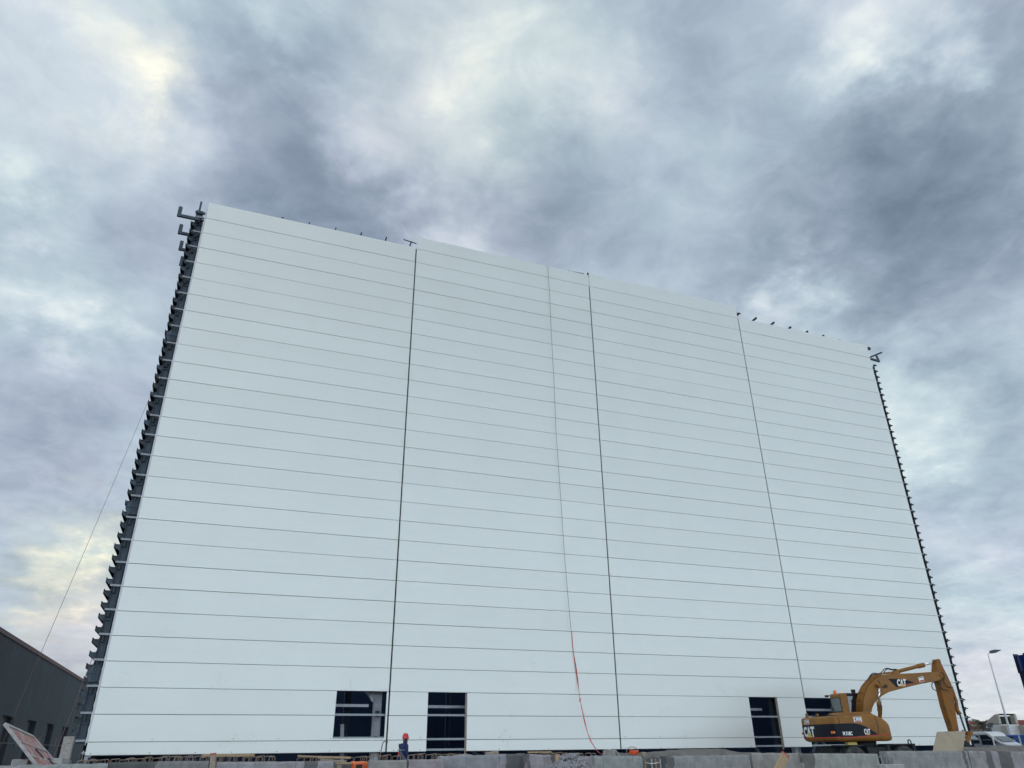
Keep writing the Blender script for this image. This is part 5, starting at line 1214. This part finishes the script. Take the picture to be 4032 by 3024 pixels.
# fence posts with wire
zf = lambda u, v: (3660+u/5.946, 2780+v/5.946)
posts = []
for i, (u, v, lab) in enumerate([(1465, 705, 'short white fence post in front of the van windscreen'), (2085, 685, 'short white fence post in front of the blue vehicle')]):
    p = atY(*zf(u, v), 44); b = MB(); b.tube([(p.x, 44, .2), (p.x, 44, p.z)], .055, 10); tag(b.build('fence_post', M['pole'], loc=Vector((p.x, 44, .2))), lab, 'fence post', 'white fence posts'); posts.append(p)
b = MB()
for dz in (.25, .6): b.tube([Vector((posts[0].x-7, 44, posts[0].z-dz)), Vector((posts[0].x, 44, posts[0].z-dz)), Vector((posts[1].x, 44, posts[1].z-dz)), Vector((posts[1].x+4, 44, posts[1].z-dz))], .010, 5)
tag(b.build('fence_wire', M['galv']), 'thin strained wires running between the white fence posts', 'fence wire')
# distant houses
def house(px0, px1, py, Y, dep, m, lab, parap=None):
    a = atY(px0, py, Y); c = atY(px1, py, Y); e = empty('house', Vector(((a.x+c.x)/2, Y, .2))); w_ = (c.x-a.x); h = a.z-.2-(1.0 if parap else .35)
    tag(e, lab, 'house'); b = MB(); b.box(-w_/2, w_/2, 0, dep, 0, h); b.build('wall', m, e)
    b = MB(); b.box(-w_/2-.15, w_/2+.15, -.15, dep+.15, h, h+.35); b.build('parapet', M['ochre_wall'] if m is not M['ochre_wall'] else M['red_wall'], e)
    nw = max(1, int(w_/3.2))
    for fl in range(int(h//3)):
        for k_ in range(nw):
            x_ = -w_/2+(k_+.5)*w_/nw; b = MB(); b.box(x_-.5, x_+.5, -.06, -.02, 1+3*fl, 2.3+3*fl); b.build('window', M['glass_dark'], e)
    if parap: b = MB(); b.box(-w_*.3, w_*.2, 1.0, dep*.6, h+.35, h+1.15); b.build('roof_room', parap, e)
    return e
house(3812, 3853, 2839, 110, 10, M['green_wall'], 'pale green house with flat roof seen just right of the white wall', M['red_wall'])
house(3854, 3876, 2840, 122, 9, M['ochre_wall'], 'ochre house between the pale green house and the palm')
house(3877, 3905, 2842, 132, 10, M['red_wall'], 'red house behind the palm tree', M['red_wall'])
house(4008, 4090, 2838, 92, 12, M['ochre_wall'], 'beige block of flats behind the truck cab at the right edge', M['red_wall'])
house(3770, 3811, 2838, 104, 10, M['red_wall'], 'dark red house mostly hidden behind the hall corner')
house(3905, 3945, 2862, 150, 10, M['ochre_wall'], 'low ochre house hidden behind the truck cab')
# palm
pp = atY(3869, 2842, 92); pe = empty('palm_tree', Vector((pp.x, 92, .2))); tag(pe, 'ragged dark palm tree between the ochre and red houses', 'palm tree')
b = MB(); b.tube([(0, 0, 0), (.1, 0, 2), (0, 0, pp.z-.6)], [.3, .22, .2], 10); b.build('trunk', M['bark'], pe)
b = MB(); rp_ = random.Random(2)
for i in range(34):
    a = rp_.uniform(0, 6.28); el = rp_.uniform(-.9, 1.2); L_ = rp_.uniform(1.5, 2.3); P = []
    for t in range(6):
        f = t/5; P.append(Vector((math.cos(a)*L_*f*math.cos(el*.7), math.sin(a)*L_*f*math.cos(el*.7), pp.z-.6+L_*(math.sin(el)*f-.55*f*f))))
    for t in range(5):
        d = (P[t+1]-P[t]); s_ = d.cross(Vector((0, 0, 1))).normalized()
        b.bar(P[t], P[t+1], .03, .03)
        for q in range(5):
            o_ = P[t].lerp(P[t+1], q/5); ll = .42*(1-.12*t)
            for sg in (-1, 1): b.add([o_, o_+d*.12, o_+s_*sg*ll-Vector((0, 0, .22))+d*.35], [(0, 1, 2)])
b.build('crown', M['palm'], pe)
# small hooded lamp bracket right of the bucket, standing on the wall line
zr = zf
P = [atY(*zr(u, v), 30) for u, v in [(925, 685), (1065, 700), (1165, 785), (945, 780)]]
b = MB(); b.prism([(q.x, q.z) for q in P], lambda a, b_, d: (a, d, b_), 30, 30.3); b.tube([(P[3].x+.05, 30.15, .3), (P[3].x+.05, 30.15, P[3].z+.05)], .05, 8)
tag(b.build('metal_canopy', M['galv'], loc=Vector((P[3].x, 30.15, .3))), 'small sloping sheet metal canopy on a post right of the bucket', 'metal canopy')
print('objects', len(bpy.data.objects))
